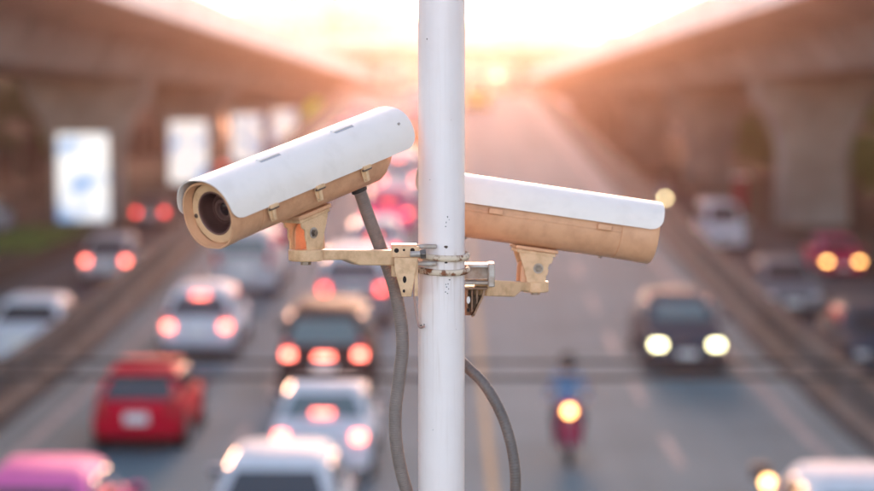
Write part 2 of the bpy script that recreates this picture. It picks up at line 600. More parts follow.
def building(x0, x1, y, z1, col, label, floors, bays, side=None):
    root = empty('building', ((x0 + x1) / 2, y, 0))
    org = Vector(((x0 + x1) / 2, y, 0))
    dep = 16.0
    wm = paint('facade_%d' % (len(win_mesh) + int(z1 * 10)), col, 0.0, 0.8)
    if side is None:
        MB().box(((x0 + x1) / 2, y + dep / 2, z1 / 2), (x1 - x0, dep, z1)).build('wall', wm, root, org)
        MB().box(((x0 + x1) / 2, y + dep / 2, z1 + 0.3), (x1 - x0 + 0.5, dep + 0.5, 0.6)).build('roof_edge', M['concrete_pale'], root, org)
        bw = (x1 - x0) / bays
        fh = z1 / floors
        for a in range(bays):
            for b in range(floors):
                w = MB().box((x0 + bw * (a + 0.5), y - 0.06, fh * (b + 0.55)), (bw * 0.6, 0.2, fh * 0.55))
                w.build('window', M['glass'], root, org)
    else:
        # facade faces the street (side = sign of x), runs from y to y + 14
        s = side
        MB().box((s * (abs(x0) + 5), y + 7, z1 / 2), (10, 14, z1)).build('wall', wm, root, org)
        MB().box((s * (abs(x0) + 4.9), y + 7, z1 + 0.3), (10.6, 14.1, 0.6)).build('roof_edge', M['concrete_pale'], root, org)
        for a in range(3):
            yc = y + 14 * (a + 0.5) / 3
            MB().box((s * (abs(x0) - 0.04), yc, 1.4), (0.16, 3.4, 2.8)).build('shop_front', M['glass'] if a % 2 else M['metal_dark'], root, org)
            MB().box((s * (abs(x0) - 0.6), yc, 3.2), (1.3, 4.2, 0.12)).build('awning', paint('awn%d' % (a), [(0.25, 0.05, 0.04), (0.08, 0.16, 0.10), (0.32, 0.28, 0.2)][a], 0.0, 0.8), root, org)
            for b in range(1, floors):
                MB().box((s * (abs(x0) - 0.04), yc, z1 * (b + 0.5) / floors), (0.16, 2.2, 1.5)).build('window', M['glass'], root, org)
    win_mesh[label] = 1
    return tag(root, label, 'building')


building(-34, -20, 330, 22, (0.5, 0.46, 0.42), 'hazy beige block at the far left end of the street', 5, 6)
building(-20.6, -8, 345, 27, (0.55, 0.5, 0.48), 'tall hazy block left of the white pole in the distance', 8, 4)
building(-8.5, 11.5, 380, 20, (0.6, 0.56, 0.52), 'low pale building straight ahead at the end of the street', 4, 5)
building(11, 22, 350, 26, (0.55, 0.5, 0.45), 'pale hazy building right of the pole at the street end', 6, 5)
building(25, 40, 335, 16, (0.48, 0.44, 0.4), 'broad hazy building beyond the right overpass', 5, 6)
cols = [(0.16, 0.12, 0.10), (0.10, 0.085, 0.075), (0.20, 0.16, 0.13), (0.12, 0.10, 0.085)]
for i in range(13):
    n = ['nearest', 'second nearest', 'third', 'fourth', 'fifth', 'sixth', 'seventh', 'eighth', 'ninth', 'tenth', 'eleventh', 'twelfth', 'farthest'][i]
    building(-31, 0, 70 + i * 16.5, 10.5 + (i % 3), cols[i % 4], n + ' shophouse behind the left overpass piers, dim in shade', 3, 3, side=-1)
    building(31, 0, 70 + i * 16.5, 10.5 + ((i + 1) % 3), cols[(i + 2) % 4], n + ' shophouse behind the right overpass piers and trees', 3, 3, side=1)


# ------------------------------------------------------------------ trees
def tree_meshes(seed, h, cr, leafmat):
    rnd = random.Random(seed)
    t = MB()
    pts = [(0, 0, 0)]
    for k in range(1, 6):
        pts.append((rnd.uniform(-.18, .18) * k * .5, rnd.uniform(-.18, .18) * k * .5, h * 0.62 * k / 5))
    t.tube(pts, [0.2, 0.17, 0.145, 0.12, 0.09, 0.05], 9)
    tips = []
    for k in range(11):
        a = rnd.uniform(0, 6.28)
        b = Vector(pts[rnd.randint(2, 5)])
        e = b + Vector((math.cos(a) * cr * rnd.uniform(.5, .9), math.sin(a) * cr * rnd.uniform(.5, .9), h * rnd.uniform(.08, .35)))
        t.tube([b, b.lerp(e, .5) + Vector((0, 0, .15)), e], [0.06, 0.04, 0.015], 6)
        tips.append(e)
    l = MB()
    clumps = tips + [Vector((rnd.gauss(0, cr * .45), rnd.gauss(0, cr * .45), h * rnd.uniform(.5, 1.0))) for _ in range(16)]
    for c in clumps:
        rr = cr * rnd.uniform(.22, .42)
        for _ in range(95):
            d = Vector((rnd.gauss(0, 1), rnd.gauss(0, 1), rnd.gauss(0, .8))).normalized() * rr * rnd.uniform(.45, 1.05)
            p = c + d
            sz = rnd.uniform(.09, .19)
            q = Euler((rnd.uniform(0, 6), rnd.uniform(0, 6), rnd.uniform(0, 6))).to_matrix()
            vs = [p + q @ Vector(v) for v in ((-sz, 0, 0), (0, -sz * .5, 0.02), (sz, 0, 0), (0, sz * .5, 0.02))]
            l.add(vs, [(0, 1, 2, 3)])
    return t, l


protos = []
for i, (h, cr, lm) in enumerate(((7.0, 2.4, 'leaf'), (8.5, 2.9, 'leaf'), (5.6, 2.2, 'leaf_light'))):
    t, l = tree_meshes(40 + i, h, cr, lm)
    a = t.build('trunk', M['bark'])
    b = l.build('crown', M[lm])
    protos.append((a.data, b.data))
    bpy.data.objects.remove(a)
    bpy.data.objects.remove(b)
spots = []
for i, y in enumerate((78, 87, 99, 108, 117, 126, 139, 150, 162, 176)):
    spots.append((23.9 + (i * 37 % 23) / 9.0, y, (0, 2, 1)[i % 3], 'right'))
for i, y in enumerate((86, 99, 112, 124, 140, 156)):
    spots.append((-24.8 - (i * 31 % 23) / 9.0, y, (i + 1) % 3, 'left'))
cnt = {'right': 0, 'left': 0}
ORD = ['nearest', 'second', 'third', 'fourth', 'fifth', 'sixth', 'seventh', 'eighth', 'ninth', 'tenth']
for x, y, k, sd in spots:
    root = empty('street_tree', (x, y, 0.0), x * 3.1)
    root.scale = (1, 1, 1)
    for nm, me in zip(('trunk', 'crown'), protos[k]):
        o = bpy.data.objects.new(nm, me)
        COL.objects.link(o)
        o.parent = root
    kind = ('dark green', 'tall dark green', 'low light green')[k]
    tag(root, '%s tree, %s from the viewer in the row behind the %s overpass' % (kind, ORD[cnt[sd]], sd), 'tree', 'street trees behind the overpasses')
    cnt[sd] += 1

for i, (x, y, z_) in enumerate(((21.0, 99.5, .62), (20.6, 104, .66), (21.2, 109, .6), (20.7, 134, .7), (21.1, 140, .66), (20.8, 147, .72), (20.9, 158, .7))):
    root = empty('shrub', (x, y, 0.15), y)
    root.scale = (z_, z_, z_)
    for nm, me in zip(('stem', 'foliage'), protos[2]):
        o = bpy.data.objects.new(nm, me)
        COL.objects.link(o)
        o.parent = root
    tag(root, 'light green shrub under the right overpass, %s from the viewer' % ORD[i], 'shrub', 'shrubs under the right overpass')

# hedge strip at the left kerb
h = MB()
rnd = random.Random(5)
for k in range(2600):
    p = Vector((rnd.uniform(-18.2, -15.4), rnd.uniform(76, 88), 0.16 + abs(rnd.gauss(0, 0.16))))
    sz = rnd.uniform(.04, .10)
    q = Euler((rnd.uniform(0, 6), rnd.uniform(0, 6), rnd.uniform(0, 6))).to_matrix()
    h.add([p + q @ Vector(v) for v in ((-sz, 0, 0), (0, -sz * .5, 0), (sz, 0, 0), (0, sz * .5, 0))], [(0, 1, 2, 3)])
tag(h.build('ground_cover', M['leaf_light']), 'green ground cover beside the left side road', 'ground cover', kind='stuff')


# ------------------------------------------------------------------ lit advertising boxes on the left piers
def lightbox(x, y, w, zb, zt, material, label, yoff=-1.35):
    root = empty('advertising_light_box', (x, y + yoff, 0.15))
    org = Vector((x, y + yoff, 0.15))
    yy = y + yoff
    MB().box((x, yy, (zb + zt) / 2), (w + 0.22, 0.24, zt - zb + 0.22)).build('case', M['metal_dark'], root, org, bevel=0.02)
    MB().box((x, yy - 0.125, (zb + zt) / 2), (w, 0.03, zt - zb)).build('lit_panel', material, root, org, bevel=0.01)
    for sx in (-0.35, 0.35):
        MB().box((x + sx * w, yy, (0.15 + zb - 0.11) / 2), (0.12, 0.14, zb - 0.11 - 0.15)).build('leg', M['metal_dark'], root, org)
    return tag(root, label, 'light box', 'lit advertising boxes under the left overpass')


lb = [lightbox_mat('advert_print_%d' % i, 3.7 * i) for i in range(4)]
lightbox(-16.3, 93, 2.3, 0.4, 4.3, lb[0], 'nearest and largest white lit advertising box on the left pier')
lightbox(-16.3, 130, 2.4, 0.5, 4.4, lb[1], 'second white lit advertising box, just left of the camera hood')
lightbox(-16.3, 167, 2.5, 0.5, 4.5, lb[2], 'third white lit advertising box above the camera hood')
lightbox(-16.3, 204, 2.6, 0.6, 4.6, lb[3], 'farthest and dimmest white advertising box near the lime board')
for x, y, w, l_ in ((-13.6, 204, 1.8, 'left one of the two lime yellow boards far under the overpass'), (-11.3, 204, 1.8, 'right one of the two lime yellow boards far under the overpass')):
    root = empty('lime_board', (x, y, 0))
    org = Vector((x, y, 0))
    MB().box((x, y, 4.6), (w, 0.12, 1.9)).build('panel', M['lime'], root, org, bevel=0.02)
    MB().box((x, y + 0.12, 2.9), (0.14, 0.1, 5.6)).build('post', M['metal_dark'], root, org)
    tag(root, l_, 'sign board')

# red kiosk under the right overpass
root = empty('red_notice_pillar', (14.75, 105, 0.15))
org = Vector((14.75, 105, 0.15))
MB().box((14.75, 105, 1.0), (0.62, 0.4, 1.55)).build('body', M['red_sign'], root, org, bevel=0.05)
MB().box((14.75, 105, 1.88), (0.8, 0.55, 0.16)).build('cap', M['plate'], root, org, bevel=0.04)
MB().box((14.75, 105, 0.18), (0.8, 0.55, 0.09)).build('base', M['kerbstone'], root, org)
tag(root, 'narrow red pillar standing on the pavement between right piers', 'pillar')

# street lamp lit far down the road
root = empty('street_lamp', (6.6 + 0.9, 215, 5.9))
org = Vector((7.5, 215, 5.9))
MB().tube(smoothpts([(7.5, 215, 5.0), (7.5, 215, 7.6), (7.2, 215, 8.0), (5.2, 215, 8.1)]), 0.07, 8).build('post', M['metal_dark'], root, org)
MB().box((4.9, 215, 8.06), (0.7, 0.3, 0.14)).build('lamp_head', M['metal_dark'], root, org, bevel=0.03)
MB().box((4.9, 214.9, 7.93), (0.45, 0.3, 0.12)).build('lamp_glass', mat('street_lamp_glow', (0.9, .9, .7), .3, emis=(1, .93, .6), estr=2.5), root, org, bevel=0.02)
tag(root, 'lit street lamp far away just right of the pole', 'street lamp')


# overhead cables across the street
def sag_cable(y, z, r, label, mt):
    pts = [Vector((x, y, z + 0.35 * (x / 22.0) ** 2)) for x in range(-22, 23, 1)]
    return tag(MB().tube(pts, r, 8).build('overhead_cable', mt, smooth=60), label, 'cable')


sag_cable(13.0, U(450, 362, 13.0).z, 0.0125, 'upper dark cable strung across the street below the cameras', M['cable'])
sag_cable(13.0, U(450, 378, 13.0).z, 0.0145, 'lower dark cable strung across the street below the cameras', M['cable'])


# ================================================================== VEHICLES
KINDS = {
    #        L    W    H    belt  zb(boot) yb   yr   yf   yw   bonnet  nose
    'hatch': (3.95, 1.70, 1.47, 0.94, 0.94, 0.08, 0.85, 2.35, 3.05, 0.93, 0.70),
    'sedan': (4.45, 1.74, 1.46, 0.95, 1.00, 0.70, 1.35, 2.75, 3.45, 0.93, 0.70),
    'suv': (4.60, 1.86, 1.78, 1.12, 1.12, 0.06, 0.38, 2.80, 3.45, 1.08, 0.85),
    'van': (4.90, 1.85, 2.00, 1.15, 1.15, 0.04, 0.20, 3.55, 4.30, 1.08, 0.80),
    'pickup': (5.0, 1.86, 1.76, 1.08, 1.05, 1.75, 2.05, 3.10, 3.75, 1.08, 0.85),
}


def make_car(kind, pm, x, y_near, label, away=True, tail='tail_on', head='head_off', high=True, glass='glass', roof=None,
             zf=road_z, group=None, scale=1.0, high_z=None, name='car', sign=None, side_pm=None, plate=True, tail_parts=True):
    L, W, H, BELT, ZB, yb, yr, yf, yw, ZBON, ZN = KINDS[kind]
    w = W / 2
    yc = y_near + L * scale / 2
    slope = math.atan2(zf(yc + 1.3) - zf(yc - 1.3), 2.6)
    root = empty(name, (x, yc, (zf(yc + 1.3) + zf(yc - 1.3)) / 2 + 0.014), 0 if away else math.pi)
    root.rotation_euler = Euler((slope if away else -slope, 0, 0 if away else math.pi), 'XYZ')
    root.scale = (scale,) * 3
    off = Vector((0, L / 2, 0))
    gm = M[glass]

    def P(nm, mb, material, parent=root, **kw):
        return mb.build(nm, material, parent, off, **kw)

    # lower body: stations front to back
    st = [(0.0, .86, .34, ZB * .80), (0.05, .93, .26, ZB * .93), (0.25, .98, .21, ZB), (yb + .35, 1.0, .19, max(ZB, BELT)), (L * .5, 1.0, .19, BELT), (yw, .99, .19, ZBON + .02),
          (L - .45, .96, .2, (ZBON + ZN) / 2 + .06), (L - .12, .9, .24, ZN + .05), (L, .80, .34, ZN - .10)]
    rings = []
    for yy, fw, z0, z1 in st:
        a = w * fw
        h = z1 - z0
        rings.append([Vector(p) for p in ((-a * .88, yy, z0), (-a, yy, z0 + .12), (-a, yy, z0 + h * .55), (-a * .97, yy, z0 + h * .85), (-a * .88, yy, z1), (0, yy, z1 + .025),
                                          (a * .88, yy, z1), (a * .97, yy, z0 + h * .85), (a, yy, z0 + h * .55), (a, yy, z0 + .12), (a * .88, yy, z0))])
    body = P('body', MB().loft(rings), pm, smooth=80, bevel=0.06, seg=1)
    sub = body.modifiers.new('round', 'SUBSURF')
    sub.levels = sub.render_levels = 1
    # cabin
    tw = w * .72
    bw = w * .93
    base = [(-bw, yb), (-bw, yw - .25), (-bw * .55, yw), (bw * .55, yw), (bw, yw - .25), (bw, yb), (bw * .5, yb - .02), (-bw * .5, yb - .02)]
    top = [(-tw, yr), (-tw, yf - .08), (-tw * .6, yf + .03), (tw * .6, yf + .03), (tw, yf - .08), (tw, yr), (tw * .5, yr - .04), (-tw * .5, yr - .04)]
    lerp = lambda t: [(b[0] + (a[0] - b[0]) * t, b[1] + (a[1] - b[1]) * t) for a, b in zip(top, base)]
    z0 = BELT - .08
    rr = [[Vector((p[0], p[1], z0)) for p in base], [Vector((p[0] * 1.02, p[1], z0 + (H - .07 - z0) * .55)) for p in lerp(.55)],
          [Vector((p[0], p[1], H - .07)) for p in top], [Vector((p[0] * .86, p[1] + (.10 if i in (0, 5, 6, 7) else -.10), H)) for i, p in enumerate(top)]]
    cabin = P('cabin', MB().loft(rr), roof or side_pm or pm, smooth=80, bevel=0.06, seg=3)

    # window panes set 8 mm proud of the cabin shell
    def pane(nm, quad, off_):
        n = (quad[1] - quad[0]).cross(quad[2] - quad[0]).normalized()
        if n.dot(off_) < 0:
            n = -n
        f = [q + n * 0.02 for q in quad]
        b = [q - n * 0.03 for q in quad]
        return P(nm, MB().loft([b, f]), gm, bevel=0.01)
    ct = lambda i, t: Vector((lerp(t)[i][0] * (1.0 + .02 * (1 if t > .3 else 0)), lerp(t)[i][1], z0 + (H - .07 - z0) * t))
    pane('rear_window', [Vector((-bw * .86, yb + (yr - yb) * .15 - .01, z0 + (H - .07 - z0) * .16)), Vector((bw * .86, yb + (yr - yb) * .15 - .01, z0 + (H - .07 - z0) * .16)),
                         Vector((tw * .82, yb + (yr - yb) * .88 - .02, z0 + (H - .07 - z0) * .88)), Vector((-tw * .82, yb + (yr - yb) * .88 - .02, z0 + (H - .07 - z0) * .88))], Vector((0, -1, .3)))
    pane('windscreen', [Vector((-bw * .74, yw - .10, z0 + .14)), Vector((bw * .74, yw - .10, z0 + .14)),
                        Vector((tw * .82, yf + .06, H - .12)), Vector((-tw * .82, yf + .06, H - .12))], Vector((0, 1, .3)))
    for s in (-1, 1):
        ym = (yb + yw) / 2
        for ya, yd, ta, td in ((yb + .28, ym - .05, yr + .18, ym - .08), (ym + .05, yw - .45, ym + .02, yf - .18)):
            xb_, xt_ = s * (bw + (tw - bw) * .22) * 1.015, s * (bw + (tw - bw) * .9) * 1.015
            zb_, zt_ = z0 + (H - .07 - z0) * .22, z0 + (H - .07 - z0) * .9
            pane('side_window', [Vector((xb_, ya + (ta - ya) * .2, zb_)), Vector((xb_, yd, zb_)), Vector((xt_, td, zt_)), Vector((xt_, ta, zt_))], Vector((s, 0, .2)))
    # wheels
    for s in (-1, 1):
        for yy in (L * .17 + .05, L * .81):
            c = Vector((s * (w - .09), yy, .31))
            P('wheel_arch', MB().cyl(c + Vector((s * .06, 0, .04)), c + Vector((s * .096, 0, .04)), .385, n=20), M['trim'])
            wh = P('wheel', MB().cyl(c - Vector((.10, 0, 0)), c + Vector((.10, 0, 0)) if s < 0 else c + Vector((.11, 0, 0)), .31, n=24), M['tyre'], bevel=0.03)
            P('rim', MB().cyl(c + Vector((s * .09, 0, 0)), c + Vector((s * .118, 0, 0)), .20, .17, n=14), M['rim'], wh)
    # rear end
    P('rear_bumper', MB().box((0, 0.04, .42), (W * .90, .16, .24)), pm if kind != 'pickup' else M['trim'], bevel=0.05)
    if plate:
        P('licence_plate', MB().box((0, -0.012 if kind != 'pickup' else -.05, ZB * .68), (.44, .03, .20)), M['plate'], bevel=0.008)
    zt = ZB * .80 if kind in ('hatch', 'sedan') else ZB * .86
    for s in (-1, 1):
        P('tail_light', MB().box((s * w * .74, .045, zt), (.20, .16, .16)), M[tail], bevel=0.03)
        if kind in ('suv', 'van', 'hatch', 'pickup'):
            P('tail_lens', MB().box((s * w * .78, .06, zt + .2), (.12, .12, .22)), M['tail_off'], bevel=0.02)
    if high:
        yh, zh = yb + (yr - yb) * .86 - .05, z0 + (H - .07 - z0) * .92
        if kind == 'sedan':
            yh, zh = yb + .02, ZB + .09
        if high_z:
            yh, zh = -.02, high_z
        P('brake_light', MB().box((0, yh, zh), (.34, .06, .06 if not high_z else .12)), M[tail], bevel=0.01)
    # front end
    P('front_bumper', MB().box((0, L - .05, .40), (W * .82, .18, .26)), pm, bevel=0.06)
    P('grille', MB().box((0, L - .015, ZN - .22), (W * .45, .10, .16)), M['trim'], bevel=0.02)
    if plate:
        P('licence_plate', MB().box((0, L + .05, .44), (.42, .03, .14)), M['plate'], bevel=0.008)
    for s in (-1, 1):
        P('headlight', MB().box((s * w * .70, L - .10, ZN - .08), (.26, .20, .14)), M[head], bevel=0.04)
        mi = P('wing_mirror', MB().box((s * (w + .10), yw - .45, BELT + .04), (.20, .12, .15)), pm, bevel=0.03)
        P('mirror_glass', MB().box((s * (w + .10), yw - .515, BELT + .04), (.16, .012, .11)), M['glass'], mi)
    if sign:
        P('roof_sign', MB().box((0, (yr + yf) / 2 + .2, H + .07), (.55, .18, .15)), M[sign], bevel=0.03)
    if kind == 'pickup':
        P('load_bed_cover', MB().box((0, .9, ZB + .05), (W * .84, 1.55, .06)), M['trim'], bevel=0.02)
    return tag(root, label, 'car' if kind not in ('van', 'pickup') else ('van' if kind == 'van' else 'pickup'), group)


red = paint('red', (0.60, 0.004, 0.03))
white = paint('white', (0.64, 0.66, 0.69))
silver = paint('silver', (0.48, 0.49, 0.50))
grey = paint('grey', (0.20, 0.20, 0.21))
black = paint('black', (0.025, 0.025, 0.028))
navy = paint('navy', (0.05, 0.065, 0.085))
pink = paint('pink', (0.72, 0.08, 0.30))
maroon = paint('maroon', (0.38, 0.015, 0.07))
palepink = paint('palepink', (0.75, 0.45, 0.50))
yellow = paint('yellow', (0.70, 0.52, 0.05))
beige = paint('beige', (0.55, 0.50, 0.44))
tealc = paint('teal', (0.16, 0.30, 0.30))

GA = 'cars driving away in the left lanes'
GO = 'oncoming cars on the right'
# lane by the left barrier
make_car('hatch', pink, -4.95, 23.4, 'pink taxi cut off by the bottom left corner', tail='tail_off', side_pm=paint('magenta', (0.74, 0.16, 0.40)), group=GA, high=False)
make_car('hatch', red, -5.25, 34.2, scale=.92, label='bright red hatchback with white licence plate in the left lane', tail='tail_off', group=GA, high=False)
make_car('hatch', white, -5.55, 45.0, 'white hatchback with lit tail lights just ahead of the red hatchback', tail='tail_hot', group=GA)
make_car('suv', silver, -5.5, 54.6, 'silver grey car ahead of the white hatchback, below the left camera', tail='tail_off', group=GA, glass='glass_teal', high=False)
make_car('hatch', maroon, -5.4, 66.0, 'dark red car two ahead of the white hatchback', group=GA)
make_car('sedan', white, -5.6, 79.0, 'white sedan far ahead in the left lane', group=GA)
make_car('van', beige, -5.4, 92.0, 'beige van far up the ramp in the left lane', group=GA)
make_car('sedan', pink, -5.5, 108.0, 'small pink taxi far up the ramp in the left lane', group=GA, sign='plate')
make_car('hatch', white, -5.4, 126.0, 'tiny white car near the top of the ramp in the left lane', group=GA)
# lane by the centre line
make_car('hatch', white, -2.15, 24.6, 'nearest white car, roof and dark rear window at bottom edge', tail='tail_on', group=GA, high=False)
make_car('sedan', white, -2.0, 31.4, scale=.93, label= 'white sedan with glowing brake lamp between nearest white car and black car', tail='tail_hot', group=GA, glass='glass_teal')
make_car('suv', black, -2.42, 39.4, high_z=.92, label= 'black sport utility car with three lit red lights', tail='tail_hot', group=GA, glass='glass_teal')
make_car('suv', grey, -2.35, 49.6, 'dark grey car with two red tail lights ahead of the black one', tail='tail_on', group=GA, roof=white, high=False)
make_car('sedan', white, -2.2, 59.0, 'white car fourth ahead in the inner left lane', group=GA)
make_car('sedan', pink, -2.1, 69.0, 'pink taxi in the inner lane seen under the left camera', group=GA, sign='plate')
make_car('van', white, -2.0, 80.0, 'white van in the inner lane half hidden by the conduit', group=GA, tail='tail_hot')
make_car('sedan', red, -2.1, 92.0, 'red car far up the inner left lane', group=GA)
make_car('hatch', yellow, -2.0, 104.0, 'yellow car far up the inner left lane', group=GA)
make_car('suv', silver, -2.0, 118.0, 'silver car far up the inner left lane near the crest', group=GA, tail='tail_hot')
make_car('van', white, -2.1, 136.0, 'farthest white van at the crest left of the pole', group=GA)
# oncoming, main road
make_car('sedan', navy, 5.0, 43.2, 'dark blue oncoming car with two round lit headlights', away=False, head='head_on', glass='glass_teal', group=GO)
make_car('hatch', white, 4.85, 22.2, 'white oncoming car at the bottom right corner', away=False, head='head_off', glass='glass_teal', group=GO)
make_car('sedan', yellow, 2.0, 150.0, 'tiny yellow taxi at the crest right of the pole', away=False, group=GO, sign='plate')
# right side road
make_car('hatch', grey, 9.2, 55.0, 'grey oncoming car just behind the right barrier', away=False, head='head_off', zf=flat, group=GO)
make_car('sedan', navy, 9.15, 42.5, 'dark oncoming car cut by the right edge of the picture', away=False, head='head_off', zf=flat, group=GO)
make_car('sedan', paint('crimson', (0.62, 0.02, 0.09)), 12.9, 67.5, scale=.86, label='pink and red taxi with two warm headlights near the right edge', away=False, head='head_warm', zf=flat, group=GO, roof=paint('rose', (0.66, 0.10, 0.20)))
make_car('van', white, 10.6, 79.0, 'white van on the right side road by the red pillar', away=False, zf=flat, group=GO, scale=0.9)
# left side road
make_car('hatch', silver, -10.9, 65.0, 'silver car with lit tail lights on the left side road', tail='tail_hot', zf=flat, group=GA, high=False)
make_car('sedan', white, -9.35, 44.4, 'white sedan at the left edge on the side road', tail='tail_off', zf=flat, group=GA, high=False)
make_car('hatch', grey, -13.4, 92.0, 'grey car with one red light below the second advertising box', tail='tail_on', zf=flat, group=GA, high=False)
make_car('van', beige, -13.2, 120.0, 'beige van with high red light far on the left side road', tail='tail_on', zf=flat, group=GA)
make_car('sedan', silver, -19.5, 84.0, 'silver car parked at the left edge beyond the ground cover', tail='tail_off', zf=lambda y: 0.15, high=False)

# single bright lamp of a scooter on the right side road is on the scooter built below


# ------------------------------------------------------------------ motorcycles and riders
def motorcycle(x, y, zf, colour, label, lamp='head_warm'):
    """front wheel towards the viewer; local front = -Y"""
    root = empty('motorcycle', (x, y, zf(y) + 0.014))
    O = None

    def P(nm, mb, material, parent=root, **kw):
        return mb.build(nm, material, parent, None, **kw)
    for nm, yy in (('front_wheel', -.62), ('rear_wheel', .62)):
        mb = MB()
        rings = []
        for k in range(29):
            a = 2 * math.pi * k / 28
            c = Vector((0, yy + .25 * math.cos(a), .29 + .25 * math.sin(a)))
            rad = Vector((0, math.cos(a), math.sin(a)))
            rings.append([c + rad * .04 * math.cos(b) + Vector((.045 * math.sin(b), 0, 0)) for b in [2 * math.pi * j / 8 for j in range(8)]])
        mb.loft(rings, cap=False)
        wheel = P(nm, mb, M['tyre'], smooth=70)
        sp = MB().cyl((-.05, yy, .29), (.05, yy, .29), .05, n=12)
        for k in range(6):
            a = math.pi * k / 3
            sp.cyl((0, yy, .29), (0, yy + .22 * math.cos(a), .29 + .22 * math.sin(a)), .012, n=6)
        P('rim', sp, M['rim'], wheel)
    P('fork', MB().tube([(-.07, -.62, .29), (-.07, -.42, .85)], .022, 8).tube([(.07, -.62, .29), (.07, -.42, .85)], .022, 8), M['rim'])
    P('front_fender', MB().tube([(0, -.92, .36), (0, -.80, .55), (0, -.62, .62), (0, -.44, .55)], [.03, .07, .075, .05], 8), colour, smooth=60)
    P('leg_shield', MB().loft([[Vector(p) for p in ((-.20, -.33, .30), (.20, -.33, .30), (.17, -.20, .30), (-.17, -.20, .30))],
                               [Vector(p) for p in ((-.23, -.40, .62), (.23, -.40, .62), (.19, -.28, .62), (-.19, -.28, .62))],
                               [Vector(p) for p in ((-.12, -.50, .92), (.12, -.50, .92), (.12, -.38, .92), (-.12, -.38, .92))]]), colour, smooth=50, bevel=0.03)
    P('frame_cover', MB().loft([[Vector(p) for p in ((-.10, -.3, .28), (.10, -.3, .28), (.10, -.3, .5), (-.10, -.3, .5))],
                                [Vector(p) for p in ((-.13, .2, .3), (.13, .2, .3), (.13, .2, .62), (-.13, .2, .62))],
                                [Vector(p) for p in ((-.10, .85, .5), (.10, .85, .5), (.12, .85, .72), (-.12, .85, .72))]]), colour, smooth=50, bevel=0.03)
    P('saddle', MB().loft([[Vector(p) for p in ((-.11, -.05, .66), (.11, -.05, .66), (.10, -.05, .74), (-.10, -.05, .74))],
                           [Vector(p) for p in ((-.14, .3, .68), (.14, .3, .68), (.12, .3, .78), (-.12, .3, .78))],
                           [Vector(p) for p in ((-.12, .8, .72), (.12, .8, .72), (.10, .8, .82), (-.10, .8, .82))]]), M['trim'], smooth=50, bevel=0.03)
    P('engine', MB().box((0, -.02, .33), (.24, .34, .20)), M['metal_dark'], bevel=0.03)
    P('exhaust', MB().tube([(.14, .0, .28), (.16, .4, .28), (.17, .85, .36)], [.03, .045, .05], 10), M['rim'], smooth=60)
    hb = P('handlebar', MB().tube(smoothpts([(-.34, -.22, .98), (-.2, -.34, .98), (0, -.42, .93), (.2, -.34, .98), (.34, -.22, .98)], 4), .014, 8), M['metal_dark'])
    for s in (-1, 1):
        P('mirror', MB().tube([(s * .24, -.30, .98), (s * .30, -.34, 1.18)], .008, 6).box((s * .32, -.35, 1.22), (.12, .03, .09)), M['trim'], hb)
    hl = P('headlight_shell', MB().loft([[Vector((.15 * math.cos(a) * k, -.44 - yy, .93 + .12 * math.sin(a) * k)) for a in [2 * math.pi * j / 16 for j in range(16)]] for k, yy in ((.6, -.1), (1.0, 0.04), (1.0, .1))]), colour, smooth=60)
    P('headlight', MB().cyl((0, -.545, .895), (0, -.575, .89), .082, .072, n=18), M[lamp], hl)
    P('licence_plate', MB().box((0, .92, .58), (.2, .02, .16)), M['plate'])
    tag(root, label, 'motorcycle', 'oncoming motorcycles')
    return root


